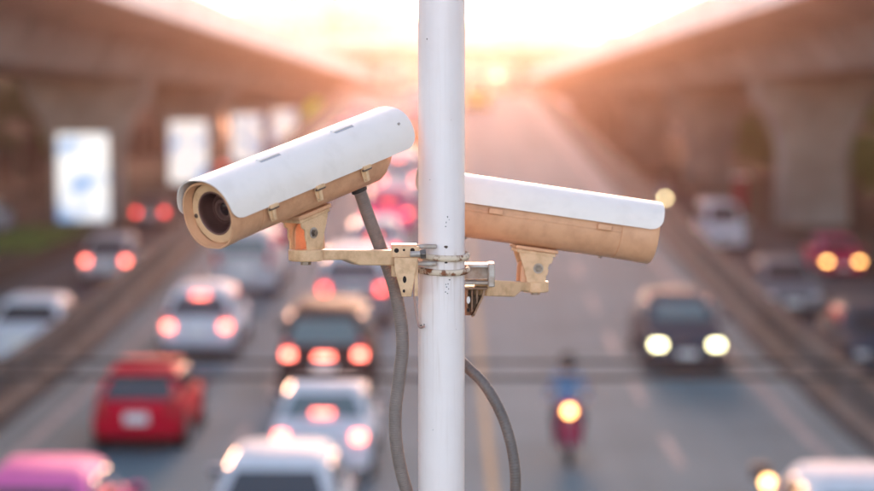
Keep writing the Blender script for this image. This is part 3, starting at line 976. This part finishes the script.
def rider(x, y, zf, jacket, helmet_col, label):
    root = empty('person', (x, y, zf(y) + 0.014))
    # skeleton of the seated body: (position, radius)
    J = {}
    E = []

    def j(n, p, r, par=None):
        J[n] = (len(J), Vector(p), r)
        if par:
            E.append((J[par][0], J[n][0]))
    j('pelvis', (0, .22, .88), .150)
    j('belly', (0, .20, 1.04), .150, 'pelvis')
    j('chest', (0, .14, 1.24), .165, 'belly')
    j('collar', (0, .11, 1.38), .12, 'chest')
    j('neck', (0, .09, 1.46), .062, 'collar')
    j('skull', (0, .06, 1.57), .095, 'neck')
    j('crown', (0, .065, 1.66), .085, 'skull')
    for n, s in (('l', -1), ('r', 1)):
        j(n + 'sh', (s * .20, .12, 1.36), .082, 'collar')
        j(n + 'el', (s * .33, -.02, 1.14), .056, n + 'sh')
        j(n + 'wr', (s * .315, -.19, 1.02), .038, n + 'el')
        j(n + 'palm', (s * .305, -.235, 1.005), .030, n + 'wr')
        for k, (dx, l_) in enumerate(((-.030, .036), (-.010, .040), (.010, .038), (.030, .032))):
            j(n + 'f%da' % k, (s * (.305) + dx, -.268, 1.01), .0105, n + 'palm')
            j(n + 'f%db' % k, (s * (.305) + dx, -.286, .985), .010, n + 'f%da' % k)
            j(n + 'f%dc' % k, (s * (.305) + dx, -.268, .955 + .036 - l_ * .5), .009, n + 'f%db' % k)
        j(n + 'ta', (s * .27, -.235, .985), .0115, n + 'palm')
        j(n + 'tb', (s * .262, -.255, .965), .010, n + 'ta')
        j(n + 'hip', (s * .11, .18, .87), .115, 'pelvis')
        j(n + 'kn', (s * .23, -.22, .76), .078, n + 'hip')
        j(n + 'an', (s * .20, -.08, .38), .050, n + 'kn')
        j(n + 'heel', (s * .20, -.06, .32), .046, n + 'an')
        j(n + 'toe', (s * .22, -.25, .30), .036, n + 'heel')
    names = list(J)
    me = bpy.data.meshes.new('body')
    me.from_pydata([J[n][1] for n in names], E, [])
    ob = bpy.data.objects.new('body', me)
    COL.objects.link(ob)
    sk = ob.modifiers.new('skin', 'SKIN')
    sk.use_smooth_shade = True
    for n in names:
        v = me.skin_vertices[0].data[J[n][0]]
        v.radius = (J[n][2], J[n][2])
        v.use_root = (n == 'pelvis')
    sb = ob.modifiers.new('sub', 'SUBSURF')
    sb.levels = sb.render_levels = 1
    dg = bpy.context.evaluated_depsgraph_get()
    nm = bpy.data.meshes.new_from_object(ob.evaluated_get(dg))
    bpy.data.objects.remove(ob)
    body = bpy.data.objects.new('body', nm)
    COL.objects.link(body)
    body.parent = root
    nm.materials.clear()
    for m_ in (jacket, M['trousers'], M['skin'], M['trim']):
        nm.materials.append(m_)
    for p in nm.polygons:
        c = p.center
        p.use_smooth = True
        if c.z > 1.43 or (c.y < -.20 and c.z > .93 and abs(c.x) > .2):
            p.material_index = 2
        elif c.z > .93:
            p.material_index = 0
        elif c.z > .40:
            p.material_index = 1
        else:
            p.material_index = 3
    # helmet with visor
    hm = MB()
    rings = []
    for k in range(1, 10):
        t = math.pi * .78 * k / 9
        z = 1.625 + .155 * math.cos(t)
        r = .155 * math.sin(t)
        rings.append([Vector((r * .92 * math.cos(a), .06 + r * 1.05 * math.sin(a), z)) for a in [2 * math.pi * q / 18 for q in range(18)]])
    hm.loft(rings)
    hel = hm.build('helmet', helmet_col, root, smooth=60)
    vz = MB()
    rings = []
    for z, r in ((1.53, .150), (1.60, .162), (1.67, .152)):
        rings.append([Vector((r * .92 * math.sin(a), .06 - r * 1.05 * math.cos(a), z)) for a in [R(q) for q in range(-70, 71, 14)]])
    vz.loft(rings, cap=False, closed=False)
    vz.build('visor', M['glass'], hel, smooth=60)
    return tag(root, label, 'person', 'motorcycle riders')


MX, MY = 1.93, 33.6
motorcycle(MX, MY, road_z, maroon, 'red oncoming motorcycle with one glowing headlight right of the pole', 'head_warm')
rider(MX, MY, road_z, M['denim'], paint('helmet_black', (0.03, 0.03, 0.035)), 'person in blue jacket and black helmet riding the red motorcycle')
root = empty('warning_lamp_post', (4.28, 27.8, road_z(27.8) + 0.013))
MB().cyl((0, 0, 0.0), (0, 0, .06), .22, .18, n=20).build('base', M['rubber'], root, bevel=0.01)
MB().cyl((0, 0, .06), (0, 0, .95), .045, n=14).build('post', M['trim'], root)
MB().box((-.05, 0, .88), (.26, .10, .2)).build('lamp_box', M['trim'], root, bevel=0.02)
MB().cyl((.04, -.06, .74), (.04, -.10, .74), .085, .075, n=20).build('amber_lens', M['amber'], root)
tag(root, 'short black post with a lit amber lamp beside the bottom right white car', 'lamp post')
M['head_far'] = mat('far_lamp_lit', (0.9, 0.85, 0.7), 0.2, emis=(1.0, 0.80, 0.42), estr=3.4)
motorcycle(10.63, 102.5, flat, grey, 'far motorcycle with a bright lamp at the tip of the right camera', 'head_far')
rider(10.63, 102.5, flat, M['denim'], paint('helmet_white', (0.7, 0.7, 0.7)), 'person on the far motorcycle on the right side road')

# ================================================================== THE POLE AND THE SECURITY CAMERAS
PD = 3.75
pc = U(441.5, 260, PD)
PX, PY = pc.x, pc.y
PR = 0.0425
zc = lambda py, d=PD: U(442, py, d).z

pole = empty('pole', (PX, PY, 0))
org = Vector((PX, PY, 0))
MB().cyl((PX, PY, 0.02), (PX, PY, 8.6), PR, n=64).build('tube', M['pole'], pole, org)
MB().cyl((PX, PY, 8.6), (PX, PY, 8.63), PR * 1.06, PR * 0.8, n=48).build('end_cap', M['pole'], pole, org)
MB().box((PX, PY, 0.012), (0.26, 0.26, 0.02)).build('base_plate', M['galv'], pole, org, bevel=0.003)
tag(pole, 'white painted steel pole with small paint chips carrying both cameras', 'pole')


def chip(px, py, w, h, rot=0.0, seed=0):
    """a flake of missing paint, a curved patch on the pole"""
    rnd = random.Random(seed)
    z0 = zc(py, PD - PR)
    xx = U(px, py, PD - PR).x - PX
    a0 = math.asin(max(-0.99, min(0.99, xx / PR)))
    n = 9
    ring = []
    for k in range(n):
        t = 2 * math.pi * k / n
        rr = rnd.uniform(0.7, 1.15)
        dx, dz = w / 2 * rr * math.cos(t), h / 2 * rr * math.sin(t)
        dx, dz = dx * math.cos(rot) - dz * math.sin(rot), dx * math.sin(rot) + dz * math.cos(rot)
        a = a0 + dx / PR
        ring.append((a, z0 + dz))
    r1 = PR + 0.0006
    o = Vector((PX, PY, 0))
    f = [Vector((PX + r1 * math.sin(a), PY - r1 * math.cos(a), z)) for a, z in ring]
    b = [Vector((PX + (PR - .001) * math.sin(a), PY - (PR - .001) * math.cos(a), z)) for a, z in ring]
    MB().loft([b, f]).build('paint_chip', M['chip'], pole, o)


for i, (px, py, w, h, r) in enumerate(((447.5, 217, .0018, .0040, .3), (446.2, 222.5, .0016, .003, 0), (445.6, 226.5, .0022, .002, 0), (446.0, 247, .0085, .0055, .1), (446.0, 262.5, .0070, .0035, 0),
                                       (449.5, 280, .003, .0022, 0), (448, 284, .0022, .0022, 0), (446.5, 287, .0028, .0022, 0), (448.5, 289, .002, .002, 0), (445.5, 292, .003, .002, 0), (447.5, 293.5, .0025, .0018, 0),
                                       (445.8, 284.5, .0016, .0022, 0), (420.5, 327, .012, .0022, .25), (424.2, 325.5, .003, .003, 0), (427, 39, .0022, .0026, 0), (449, 219.8, .001, .0016, 0), (451, 120, .0012, .0012, 0),
                                       (430, 180, .0012, .0016, 0), (456, 330, .0012, .001, 0), (433, 430, .0014, .0014, 0))):
    chip(px, py, w, h, r, i)


def ring_strap(py, tilt, label=None):
    """rusty U-bolt ring hugging the pole, slightly oval and tilted"""
    zz = zc(py, PD - PR)
    pts = []
    for k in range(65):
        a = 2 * math.pi * k / 64
        rr = PR + 0.0052
        pts.append(Vector((PX + rr * math.cos(a), PY + rr * math.sin(a), zz + tilt[0] * math.cos(a) + tilt[1] * math.sin(a))))
    ring = MB()
    rings = []
    for p in pts:
        d = Vector((p.x - PX, p.y - PY, 0)).normalized()
        rings.append([p + d * 0.0050 * math.cos(b) + Vector((0, 0, 0.0058 * math.sin(b))) for b in [2 * math.pi * q / 10 for q in range(10)]])
    ring.loft(rings, cap=False)
    return ring.build('clamp_ring', M['rust'], pole, org, smooth=70)


ring_strap(256.0, (-0.003, 0.004))
ring_strap(270.5, (-0.002, 0.004))


def arcpts(a0, a1, r, n):
    return [(r * math.cos(a0 + (a1 - a0) * k / n), r * math.sin(a0 + (a1 - a0) * k / n)) for k in range(n + 1)]


def housing(root, centre, fdir, vis, latches, tabs, amax=R(95)):
    """camera housing: local +X forward along fdir, Z up. vis = +1/-1 side of the latches (local Y)"""
    f = fdir.normalized()
    side = Vector((0, 0, 1)).cross(f).normalized()
    up = f.cross(side).normalized()
    T = Matrix((f, side, up)).transposed().to_4x4()
    T.translation = centre
    org = root.location.copy()

    def P(nm, mb, material, parent=root, **kw):
        return mb.xf(T).build(nm, material, parent, org, **kw)
    RB = 0.0555
    n = 56

    def sect(x, r, flat=0.88):
        # rounded section with a flatter, slightly narrower belly
        out = []
        for k in range(n):
            a = 2 * math.pi * k / n
            c, s = math.cos(a), math.sin(a)
            e = 2.25
            rr = r / (abs(c) ** e + abs(s) ** e) ** (1 / e)
            z = rr * s
            if z < 0:
                z *= 1.0
            out.append(Vector((x, rr * c, max(z, -r * 0.985))))
        return out
    # barrel with stepped rear, joint line and front collar
    prof = [(-.205, .036), (-.203, .040), (-.178, .0535), (-.172, .0555), (-.168, .0555), (.150, .0555), (.1505, .0545), (.1525, .0545), (.153, .0560), (.196, .0565), (.199, .0572), (.2235, .0578), (.2262, .0568)]
    b = MB().loft([sect(-.2052, .002)] + [sect(x, r) for x, r in prof] + [sect(.2262, .0540), sect(.2085, .0518)], cap=False)
    body = P('body', b, M['cream'], smooth=28)
    # front face: annulus, window well, lens
    P('front_plate', MB().lathe([(.2085, .0518), (.2098, .0505), (.2098, .0385), (.2085, .0374), (.199, .0371)], 56), M['cream_pale'], body, smooth=30)
    P('window_seal', MB().lathe([(.2094, .0378), (.2102, .0364), (.2094, .0350), (.200, .0348), (.190, .0346), (.180, .030)], 48), M['lens_tube'], body, smooth=40)
    P('lens_barrel', MB().lathe([(.180, .0302), (.181, .0265), (.186, .0262), (.188, .0250), (.188, .0215), (.183, .0205), (.183, .0185)], 48), M['lens_tube'], body, smooth=30)
    P('lens_ring', MB().lathe([(.183, .0186), (.1895, .0182), (.1900, .0170), (.1895, .0135), (.184, .0110)], 40), M['lens_ring'], body, smooth=30)
    P('lens_glass', MB().lathe([(.1838, .0115), (.1850, .0100), (.1862, .0070), (.1867, .0035), (.1868, .0004)], 32), M['lens_glass'], body, smooth=60)
    P('window_pane', MB().cyl((.2040, 0, 0), (.2055, 0, 0), .0353, n=48), M['pane'], body)
    for a in (180 if vis > 0 else 0,):
        c = Vector((.2095, -.0448 * (1 if vis > 0 else -1), -.006))
        P('screw', MB().cyl(c, c + Vector((.0016, 0, 0)), .0042, .0036, n=16), M['steel'], body)
        P('screw_slot', MB().box(c + Vector((.0017, 0, 0)), (.0006, .005, .0012)), M['hole'], body)
    # side rail seam along the barrel (two half shells)
    for s in (-1, 1):
        P('seam_rail', MB().box((-.012, s * .0552, -.0015), (.325, .0030, .0045)), M['cream'], body, bevel=0.001)
    P('rear_gland', MB().lathe([(-.204, .014), (-.212, .014), (-.213, .011), (-.225, .010)], 20, cap=True), M['rubber'], body)

    # sun shield: curved sheet with rounded corners, front visor overhang
    RH = 0.0645
    x0, x1 = (-.254 if vis > 0 else -.244), .236
    na, nx = 44, 40
    half = []
    rc = 0.020

    def xlimits(a):
        sdist = (amax - abs(a)) * RH       # distance from the side edge along the sheet
        ins = 0.0
        if sdist < rc:
            ins = rc - math.sqrt(max(0, rc * rc - (rc - sdist) ** 2))
        fr = 0.010 * (abs(a) / amax) ** 2   # front edge sweeps back towards the sides
        bk = 0.012 * (abs(a) / amax) ** 2
        return x0 + ins + bk, x1 - ins - fr
    vs, fs = [], []
    outer, inner = [], []
    tk = 0.0019
    for lay in (0, 1):
        rr0 = RH - lay * tk
        for i in range(na + 1):
            t = -1 + 2 * i / na
            a = amax * math.copysign(1 - (1 - abs(t)) ** 1.25, t)
            xa, xb = xlimits(a)
            # slightly flattened crown, sides going straight down
            for q in range(nx + 1):
                x = xa + (xb - xa) * q / nx
                c, s_ = math.cos(a), math.sin(a)
                e = 2.35
                k_ = rr0 / (abs(c) ** e + abs(s_) ** e) ** (1 / e)
                vs.append(Vector((x, k_ * s_, k_ * c + .0005)))
    N = (na + 1) * (nx + 1)
    idx = lambda l, i, q: l * N + i * (nx + 1) + q
    for i in range(na):
        for q in range(nx):
            fs.append((idx(0, i, q), idx(0, i, q + 1), idx(0, i + 1, q + 1), idx(0, i + 1, q)))
            fs.append((idx(1, i, q), idx(1, i + 1, q), idx(1, i + 1, q + 1), idx(1, i, q + 1)))
        for q in (0, nx):
            fs.append((idx(0, i, q), idx(0, i + 1, q), idx(1, i + 1, q), idx(1, i, q)))
    for q in range(nx):
        for i in (0, na):
            fs.append((idx(0, i, q), idx(1, i, q), idx(1, i, q + 1), idx(0, i, q + 1)))
    hood = P('sunshield', MB().add(vs, fs), M['hood'], smooth=40)
    # folded spacer strips between barrel and shield
    for xx in (-.12, .0, .12):
        P('spacer', MB().box((xx, 0, .0565), (.03, .04, .008)), M['cream'], body)
    # raised lips in the shield crown; grey strips paint the shade of the slots
    for xx in ((.085, -.105) if vis > 0 else ()):
        a = R(8) * vis
        zz = RH * 0.995
        th = 20
        def on(t_, x_, lift):
            c_, s_ = math.cos(R(t_)), math.sin(R(t_))
            k_ = (RH + lift) / (abs(c_) ** 2.35 + abs(s_) ** 2.35) ** (1 / 2.35)
            return Vector((x_, k_ * s_ * vis, k_ * c_ + .0005))
        rings = [[on(t_, x_, l_) for x_, l_ in ((xx - .027, -.001), (xx - .0235, .0022), (xx + .0235, .0022), (xx + .027, -.001))] for t_ in (14, 15.5, 20, 21.5)]
        P('slot_lip', MB().loft(rings), M['hood'], hood, smooth=30)
        rings = [[on(t_, x_, l_) for x_, l_ in ((xx - .024, -.001), (xx - .024, l2), (xx + .024, l2), (xx + .024, -.001))] for t_, l2, l_ in ((21.6, .0006, -.001), (25.4, .0006, -.001))]
        P('slot', MB().loft(rings), M['slot'], hood)
    for xx, t_ in ((-.218, 52),):
        p = Vector((xx, vis * RH * 1.02 * math.sin(R(t_)) * 1.03, RH * 1.02 * math.cos(R(t_)) * 1.03))
        nrm = Vector((0, vis * math.sin(R(t_)), math.cos(R(t_))))
        P('rivet', MB().cyl(p - nrm * .003, p + nrm * .0032, .0030, .0022, n=12), M['galv'], hood)
    # latches
    for xx in latches:
        s = vis
        y = s * .0575
        lt = P('latch', MB().prism([(xx - .009, .004), (xx + .009, .004), (xx + .0085, -.016), (xx + .005, -.033), (xx - .005, -.033), (xx - .0085, -.016)], y, y + s * .0028).box((xx, y + s * .006, -.006), (.020, .009, .006))
               .box((xx, y + s * .0045, -.022), (.007, .006, .018)), M['cream_pale'], body, bevel=0.0008)
        P('latch_strap', MB().box((xx, s * .0563, .012), (.0135, .002, .03)), M['cream'], lt)
        for dx in (-.004, .004):
            P('latch_hole', MB().cyl((xx + dx * .6, y + s * .002, -.0285), (xx + dx * .6, y + s * .0032, -.0285), .0016, n=10), M['hole'], lt)
        P('latch_pin', MB().cyl((xx - .011, y + s * .0075, -.010), (xx + .011, y + s * .0075, -.010), .0022, n=10), M['steel'], lt)
    for xx in tabs:
        P('hinge_tab', MB().box((xx, vis * .0590, .003), (.028, .009, .011)), M['cream'], body, bevel=0.0015)
    # small screws under the belly
    for xx in (-.14, .13):
        P('drain_plug', MB().cyl((xx, -.01, -.054), (xx, -.01, -.0585), .0035, n=10), M['steel'], body)
    return body, T, up


def mount(root, T, pivot_z, vis, pan):
    """saddle plate, two-cheek swivel and turntable below the housing; returns the turntable centre"""
    org = root.location.copy()
    c = T.translation
    up = (T.to_3x3() @ Vector((0, 0, 1)))
    # saddle plate follows the tilt of the housing
    MB().box((0, 0, -.0585), (.084, .052, .007)).xf(T).build('saddle_plate', M['cream'], root, org, bevel=0.0015)
    MB().box((0, 0, -.0655), (.078, .046, .0065)).xf(T).build('saddle_plate', M['cream_pale'], root, org, bevel=0.0015)
    base = c - up * .067
    # cheeks hang plumb, turned with the pan angle
    f = Vector((math.cos(pan), math.sin(pan), 0))
    s = Vector((-math.sin(pan), math.cos(pan), 0))
    W = Matrix((f, s, Vector((0, 0, 1)))).transposed().to_4x4()
    W.translation = Vector((base.x, base.y, base.z))
    H = base.z - pivot_z
    tilt = T.to_3x3() @ Vector((1, 0, 0))
    sl = tilt.z / max(1e-6, math.hypot(tilt.x, tilt.y))
    top = lambda x: x * sl + .004
    outl = [(-.034, top(-.034)), (.034, top(.034)), (.0335, top(.0335) - .010), (.031, -.016 + .031 * sl * .5), (.026, -.021), (.0235, -.027), (.0240, -.034), (.0225, -.040), (.0195, -.044), (.0190, -H), (-.0190, -H), (-.0195, -.046), (-.022, -.040), (-.0235, -.030), (-.028, -.017), (-.033, top(-.033) - .010)]
    cheeks = []
    for sy in (-1, 1):
        mb = MB().prism(outl, sy * .0185, sy * .0225)
        ck = mb.xf(W).build('swivel_cheek', M['cream_pale'], root, org, bevel=0.001)
        mb = MB().cyl((0.004, sy * .0225, -.028), (0.004, sy * .0262, -.028), .0072, n=6)
        mb.cyl((0.004, sy * .0262, -.028), (0.004, sy * .0285, -.028), .0042, n=14)
        mb.xf(W).build('bolt', M['steel'], ck, org)
        MB().cyl((0.004, sy * .0225, -.028), (0.004, sy * .0235, -.028), .0098, n=24).xf(W).build('washer', M['galv'], ck, org)
        # inner lower cheek rounded lobe
        lobe = [(x - .008, z - .030) for x, z in arcpts(R(180), R(0), .0205, 12)] + [(.0125, -H), (-.030, -H)]
        MB().prism(lobe, sy * .0135, sy * .0182).xf(W).build('swivel_lug', M['cream'], root, org, bevel=0.001)
    return Vector((base.x, base.y, pivot_z))


# ---- left camera: looks left, down and towards the viewer
aL, tL = R(50.5), R(14.0)
fL = Vector((-math.cos(tL) * math.cos(aL), -math.cos(tL) * math.sin(aL), -math.sin(tL)))
frontL = U(214.5, 213.5, 3.42)
cL = frontL - fL * .2095
camL = empty('security_camera', (PX - 0.06, PY - 0.05, zc(258)))
tag(camL, 'cream security camera with white sunshield left of the pole, lens facing the viewer', 'security camera', 'security cameras on the pole')
bodyL, TL, _ = housing(camL, cL, fL, +1, (.135, .018, -.105), ())
panL = math.atan2(fL.y, fL.x)
yokeL = cL - fL * 0.0
pivL = mount(camL, TL, U(303, 250, cL.y).z, +1, panL)
orgL = camL.location.copy()

# turntable and arm of the left camera
pz = pivL.z
MB().cyl((pivL.x, pivL.y, pz + .001), (pivL.x, pivL.y, pz - .0195), .0305, n=40).build('turntable', M['cream_pale'], camL, orgL, bevel=0.002)
MB().cyl((pivL.x, pivL.y, pz - .0193), (pivL.x, pivL.y, pz - .027), .009, n=6).build('pivot_bolt', M['steel'], camL, orgL)


def arm(root, a, b, h0, h1, wd, name='arm'):
    """cast arm, deeper at the wall end with a step under it"""
    org = root.location.copy()
    a, b = Vector(a), Vector(b)
    d = (b - a)
    L = math.hypot(d.x, d.y)
    f = Vector((d.x / L, d.y / L, 0))
    s = Vector((-f.y, f.x, 0))
    W = Matrix((f, s, Vector((0, 0, 1)))).transposed().to_4x4()
    W.translation = Vector((a.x, a.y, a.z))
    k = (b.z - a.z) / L
    poly = [(0, 0), (L * .3, L * .3 * k), (L, L * k), (L, L * k - h1), (L * .42, L * .42 * k - h1 * 0.98), (L * .27, L * .27 * k - h0 * .95), (0, -h0)]
    m = MB().prism(poly, -wd / 2, wd / 2)
    return m.xf(W).build(name, M['cream_pale'], root, org, bevel=0.0025), W, L


bL = U(404, 246.5, 3.70)
armL, _, _ = arm(camL, Vector((pivL.x, pivL.y, pz - .0005)) + Vector((.022, .012, 0)), Vector((bL.x, bL.y, U(404, 250, 3.70).z)), .0185, .0275, .030)


def gusset(root, px_top, px_bot, y_top, y_bot, px_w, d, mirror=1, thick=.026, holes=True, material='cream_pale'):
    org = root.location.copy()
    t, b = U(px_top, y_top, d), U(px_bot, y_bot, d)
    w = px_w * d / FPX
    poly = [(t.x - mirror * 0.0, t.z), (t.x - mirror * w, t.z), (t.x - mirror * w * .96, t.z - (t.z - b.z) * .35), (b.x - mirror * w * .45, b.z + .010), (b.x - mirror * w * .40, b.z), (b.x, b.z)]
    g_ = MB()
    # two webs and a spine so the casting reads hollow
    g_.prism(poly, d - thick / 2, d - thick / 2 + .005)
    g_.prism(poly, d + thick / 2 - .005, d + thick / 2)
    ob = g_.build('gusset', M[material], root, org, bevel=0.001)
    xs = sorted((t.x, t.x - mirror * .006))
    MB().box(((t.x - mirror * .0032), d, (t.z + b.z) / 2), (.006, thick - .0102, (t.z - b.z) * .98)).build('gusset_spine', M[material], root, org)
    return ob


# left bracket: block with bolt holes clamped to the pole
d1 = 3.695
bl = U(391.5, 245.5, d1)
br = U(418.0, 276, d1)
cx, cz_ = (bl.x + br.x) / 2, (bl.z + br.z) / 2
bw_, bh_ = br.x - bl.x, bl.z - br.z
brk = MB().box((cx, d1 + .004, cz_), (bw_, .046, bh_)).build('bracket_block', M['cream_pale'], camL, orgL, bevel=0.0025)
MB().box((cx + .002, d1 - .0225, bl.z - .010), (bw_ * 1.04, .012, .020)).build('bracket_flange', M['cream_pale'], camL, orgL, bevel=0.002)
MB().box((cx - .001, d1 - .003, bl.z + .0010), (bw_ * .96, .040, .004)).build('bracket_top', M['cream'], camL, orgL, bevel=0.001)
for px, py, r in ((396.5, 250.5, .0042), (404, 250, .0022), (412.5, 250.2, .0040)):
    p = U(px, py, d1 - .0287)
    MB().cyl(p + Vector((0, -.0004, 0)), p + Vector((0, .002, 0)), r, n=18).build('bolt_hole', M['hole'], camL, orgL)
p = U(411.5, 253.7, d1 - .03)
MB().cyl(p + Vector((-.002, -.012, 0)), p + Vector((.026, -.012, 0.001)), .0052, n=16).build('clamp_bolt', M['galv'], camL, orgL)
MB().cyl(p + Vector((.016, -.012, 0.0005)), p + Vector((.026, -.012, 0.001)), .0095, n=6).build('clamp_nut', M['steel'], camL, orgL, bevel=0.001)
gusset(camL, 418.0, 411.5, 257, 296, 24, d1 - .024, 1)
for px, py, rx, rz in ((404.6, 279.5, .0032, .0062), (404.0, 291, .0022, .0030)):
    p = U(px, py, d1 - .0375)
    mb = MB()
    mb.loft([[p + Vector((rx * math.cos(t), dy, rz * math.sin(t))) for t in [2 * math.pi * q / 16 for q in range(16)]] for dy in (-.0003, .002)])
    mb.build('casting_hole', M['hole'], camL, orgL)
# clamp jaws reaching round the pole (ears of the ring)
for py in (247.0, 264.5):
    a = U(417, py, d1 - .01)
    b = U(438, py + .5, d1 - .01)
    MB().box(((a.x + b.x) / 2 - .002, PY - PR - .0065, a.z), (b.x - a.x, .009, .0075)).build('clamp_ear', M['galv'], camL, orgL, bevel=0.002)

# ---- right camera: looks right, slightly down and away
aR, tR = R(12), R(8.6)
fR = Vector((math.cos(tR) * math.cos(aR), math.cos(tR) * math.sin(aR), -math.sin(tR)))
cR = U(538.5, 218.5, 3.955)
camR = empty('security_camera', (PX + 0.07, PY, zc(275)))
tag(camR, 'cream security camera with white sunshield right of the pole, pointing right', 'security camera', 'security cameras on the pole')
bodyR, TR, _ = housing(camR, cR, fR, -1, (), (.115, -.100), R(80))
pivR = mount(camR, TR, U(545, 281.5, cR.y).z, -1, aR)
orgR = camR.location.copy()
MB().cyl((pivR.x + .004, pivR.y, pivR.z + .001), (pivR.x + .004, pivR.y, pivR.z - .0195), .0255, n=40).build('turntable', M['cream_pale'], camR, orgR, bevel=0.002)
MB().cyl((pivR.x + .004, pivR.y, pivR.z - .0193), (pivR.x + .004, pivR.y, pivR.z - .025), .009, n=6).build('pivot_bolt', M['steel'], camR, orgR)
d2 = 3.80
bR_ = U(481, 281, d2)
arm(camR, Vector((pivR.x - .012, pivR.y - .004, pivR.z - .0008)), Vector((bR_.x, bR_.y, U(481, 279.5, d2).z)), .0185, .0300, .030)
a = U(462, 263.5, d2)
b = U(489, 283.5, d2)
MB().box(((a.x + b.x) / 2, d2 + .003, a.z - .003), (b.x - a.x, .05, .006)).build('channel_flange', M['galv'], camR, orgR, bevel=0.0012)
MB().box(((a.x + b.x) / 2, d2 + .003, b.z + .003), (b.x - a.x, .05, .006)).build('channel_flange', M['galv'], camR, orgR, bevel=0.0012)
MB().box(((a.x + b.x) / 2, d2 + .022, (a.z + b.z) / 2), (b.x - a.x, .008, a.z - b.z - .013)).build('channel_web', M['galv'], camR, orgR)
a2 = U(488, 262.5, d2)
b2 = U(494.5, 285.5, d2)
MB().box(((a2.x + b2.x) / 2, d2 - .002, (a2.z + b2.z) / 2), (b2.x - a2.x, .058, a2.z - b2.z)).build('end_plate', M['galv'], camR, orgR, bevel=0.002)
t_, b_ = U(465, 287, d2), U(465, 316, d2)
k_ = d2 / FPX
gp = [(t_.x, t_.z), (t_.x + 21 * k_, t_.z), (t_.x + 18.5 * k_, t_.z - 9 * k_), (t_.x + 9.5 * k_, b_.z + 1.5 * k_), (t_.x + 7 * k_, b_.z), (t_.x, b_.z)]
MB().prism(gp, d2 + .012, d2 + .016).build('gusset', M['cast_brown'], camR, orgR, bevel=0.0008)
for (xa, za), (xb, zb) in zip(gp[1:4], gp[2:5]):
    nx_, nz_ = -(zb - za), (xb - xa)
    ln = math.hypot(nx_, nz_)
    nx_, nz_ = nx_ / ln * .0035, nz_ / ln * .0035
    MB().prism([(xa, za), (xb, zb), (xb - nx_, zb - nz_), (xa - nx_, za - nz_)], d2 - .024, d2 + .0118).build('gusset_rim', M['cast_brown'], camR, orgR)
for dx_, l_ in ((2.0, 27), (7.0, 24), (12.0, 16)):
    MB().box((t_.x + dx_ * k_, d2 - .003, t_.z - l_ / 2 * k_ - .002), (.0028, .028, l_ * k_ - .004)).build('gusset_rib', M['cast_brown'], camR, orgR)
MB().box((U(476, 289, d2).x, d2, U(476, 287.3, d2).z), (.042, .05, .004)).build('gusset_top', M['cast_brown'], camR, orgR, bevel=0.001)
for px, py, rx, rz in ((468.4, 300, .0034, .0066), (468.2, 310, .0024, .0034)):
    p = U(px, py, d2 - .0245)
    mb = MB()
    mb.loft([[p + Vector((rx * math.cos(t), dy, rz * math.sin(t))) for t in [2 * math.pi * q / 16 for q in range(16)]] for dy in (-.0004, .002)])
    mb.build('casting_hole', M['plate'] if py < 305 else M['hole'], camR, orgR)


# ---- flexible conduits (ribbed)
def conduit(pts, r, material, label, pitch=.0042):
    c = smoothpts(pts, 24)
    # resample at even pitch
    out = [c[0]]
    acc = 0.0
    half = pitch / 4
    for i in range(1, len(c)):
        seg = (c[i] - c[i - 1]).length
        while acc + seg >= half:
            t = (half - acc) / seg
            p = c[i - 1].lerp(c[i], t)
            out.append(p)
            c[i - 1] = p
            seg = (c[i] - p).length
            acc = 0.0
        acc += seg
    rad = [r * (1.0, 0.985, 0.93, 0.985)[k % 4] for k in range(len(out))]
    return tag(MB().tube(out, rad, 14).build('flexible_conduit', material, smooth=80), label, 'conduit')


ga, gb = U(354, 177, 3.70), U(360, 192, 3.703)
MB().cyl(ga, gb, .0150, n=12).build('cable_gland', M['rubber'], camL, orgL, bevel=0.002)
conduit([U(352, 176, 3.70), U(358.5, 188, 3.70), U(368, 215, 3.715), U(380, 247, 3.735), U(391.5, 278, 3.745), U(399.5, 312, 3.745), U(402.5, 345, 3.74), U(399.5, 375, 3.74), U(395.5, 410, 3.74), U(396, 440, 3.74), U(401, 470, 3.75), U(409, 500, 3.76), U(417, 540, 3.77), U(421, 600, 3.77)],
        .0122, M['conduit'], 'ribbed brown grey conduit hanging from the left camera down beside the pole')
conduit([U(452, 352, 3.82), U(466, 366, 3.80), U(484, 384, 3.79), U(500, 411, 3.78), U(510, 440, 3.77), U(515, 470, 3.76), U(515, 500, 3.76), U(512, 545, 3.76), U(507, 600, 3.76)],
        .0105, M['conduit_dark'], 'dark ribbed conduit curving out from behind the pole on the right', .0052)
tag(MB().tube(smoothpts([U(411, 262, 3.735), U(413.5, 285, 3.735), U(415.5, 308, 3.73), U(419, 326, 3.722), U(424, 326.5, 3.705)], 8), .0022, 8).build('thin_wire', mat('pink_wire', (0.38, 0.24, 0.20), .5), smooth=70), 'thin pinkish wire hugging the left edge of the pole under the bracket', 'wire')

# ================================================================== HAZE
hz = bpy.data.materials.new('haze_air')
hz.use_nodes = True
hz.node_tree.nodes.clear()
ho = hz.node_tree.nodes.new('ShaderNodeOutputMaterial')
hv = hz.node_tree.nodes.new('ShaderNodeVolumePrincipled')
hv.inputs['Color'].default_value = HAZE_COLOR
hv.inputs['Density'].default_value = HAZE_DENSITY
hv.inputs['Anisotropy'].default_value = HAZE_G
hz.node_tree.links.new(hv.outputs[0], ho.inputs['Volume'])
hb = MB().box((0, 300, 14.0), (860, 860, 30.0)).build('haze', hz)
tag(hb, 'pale warm haze filling the street air', 'haze', kind='stuff')
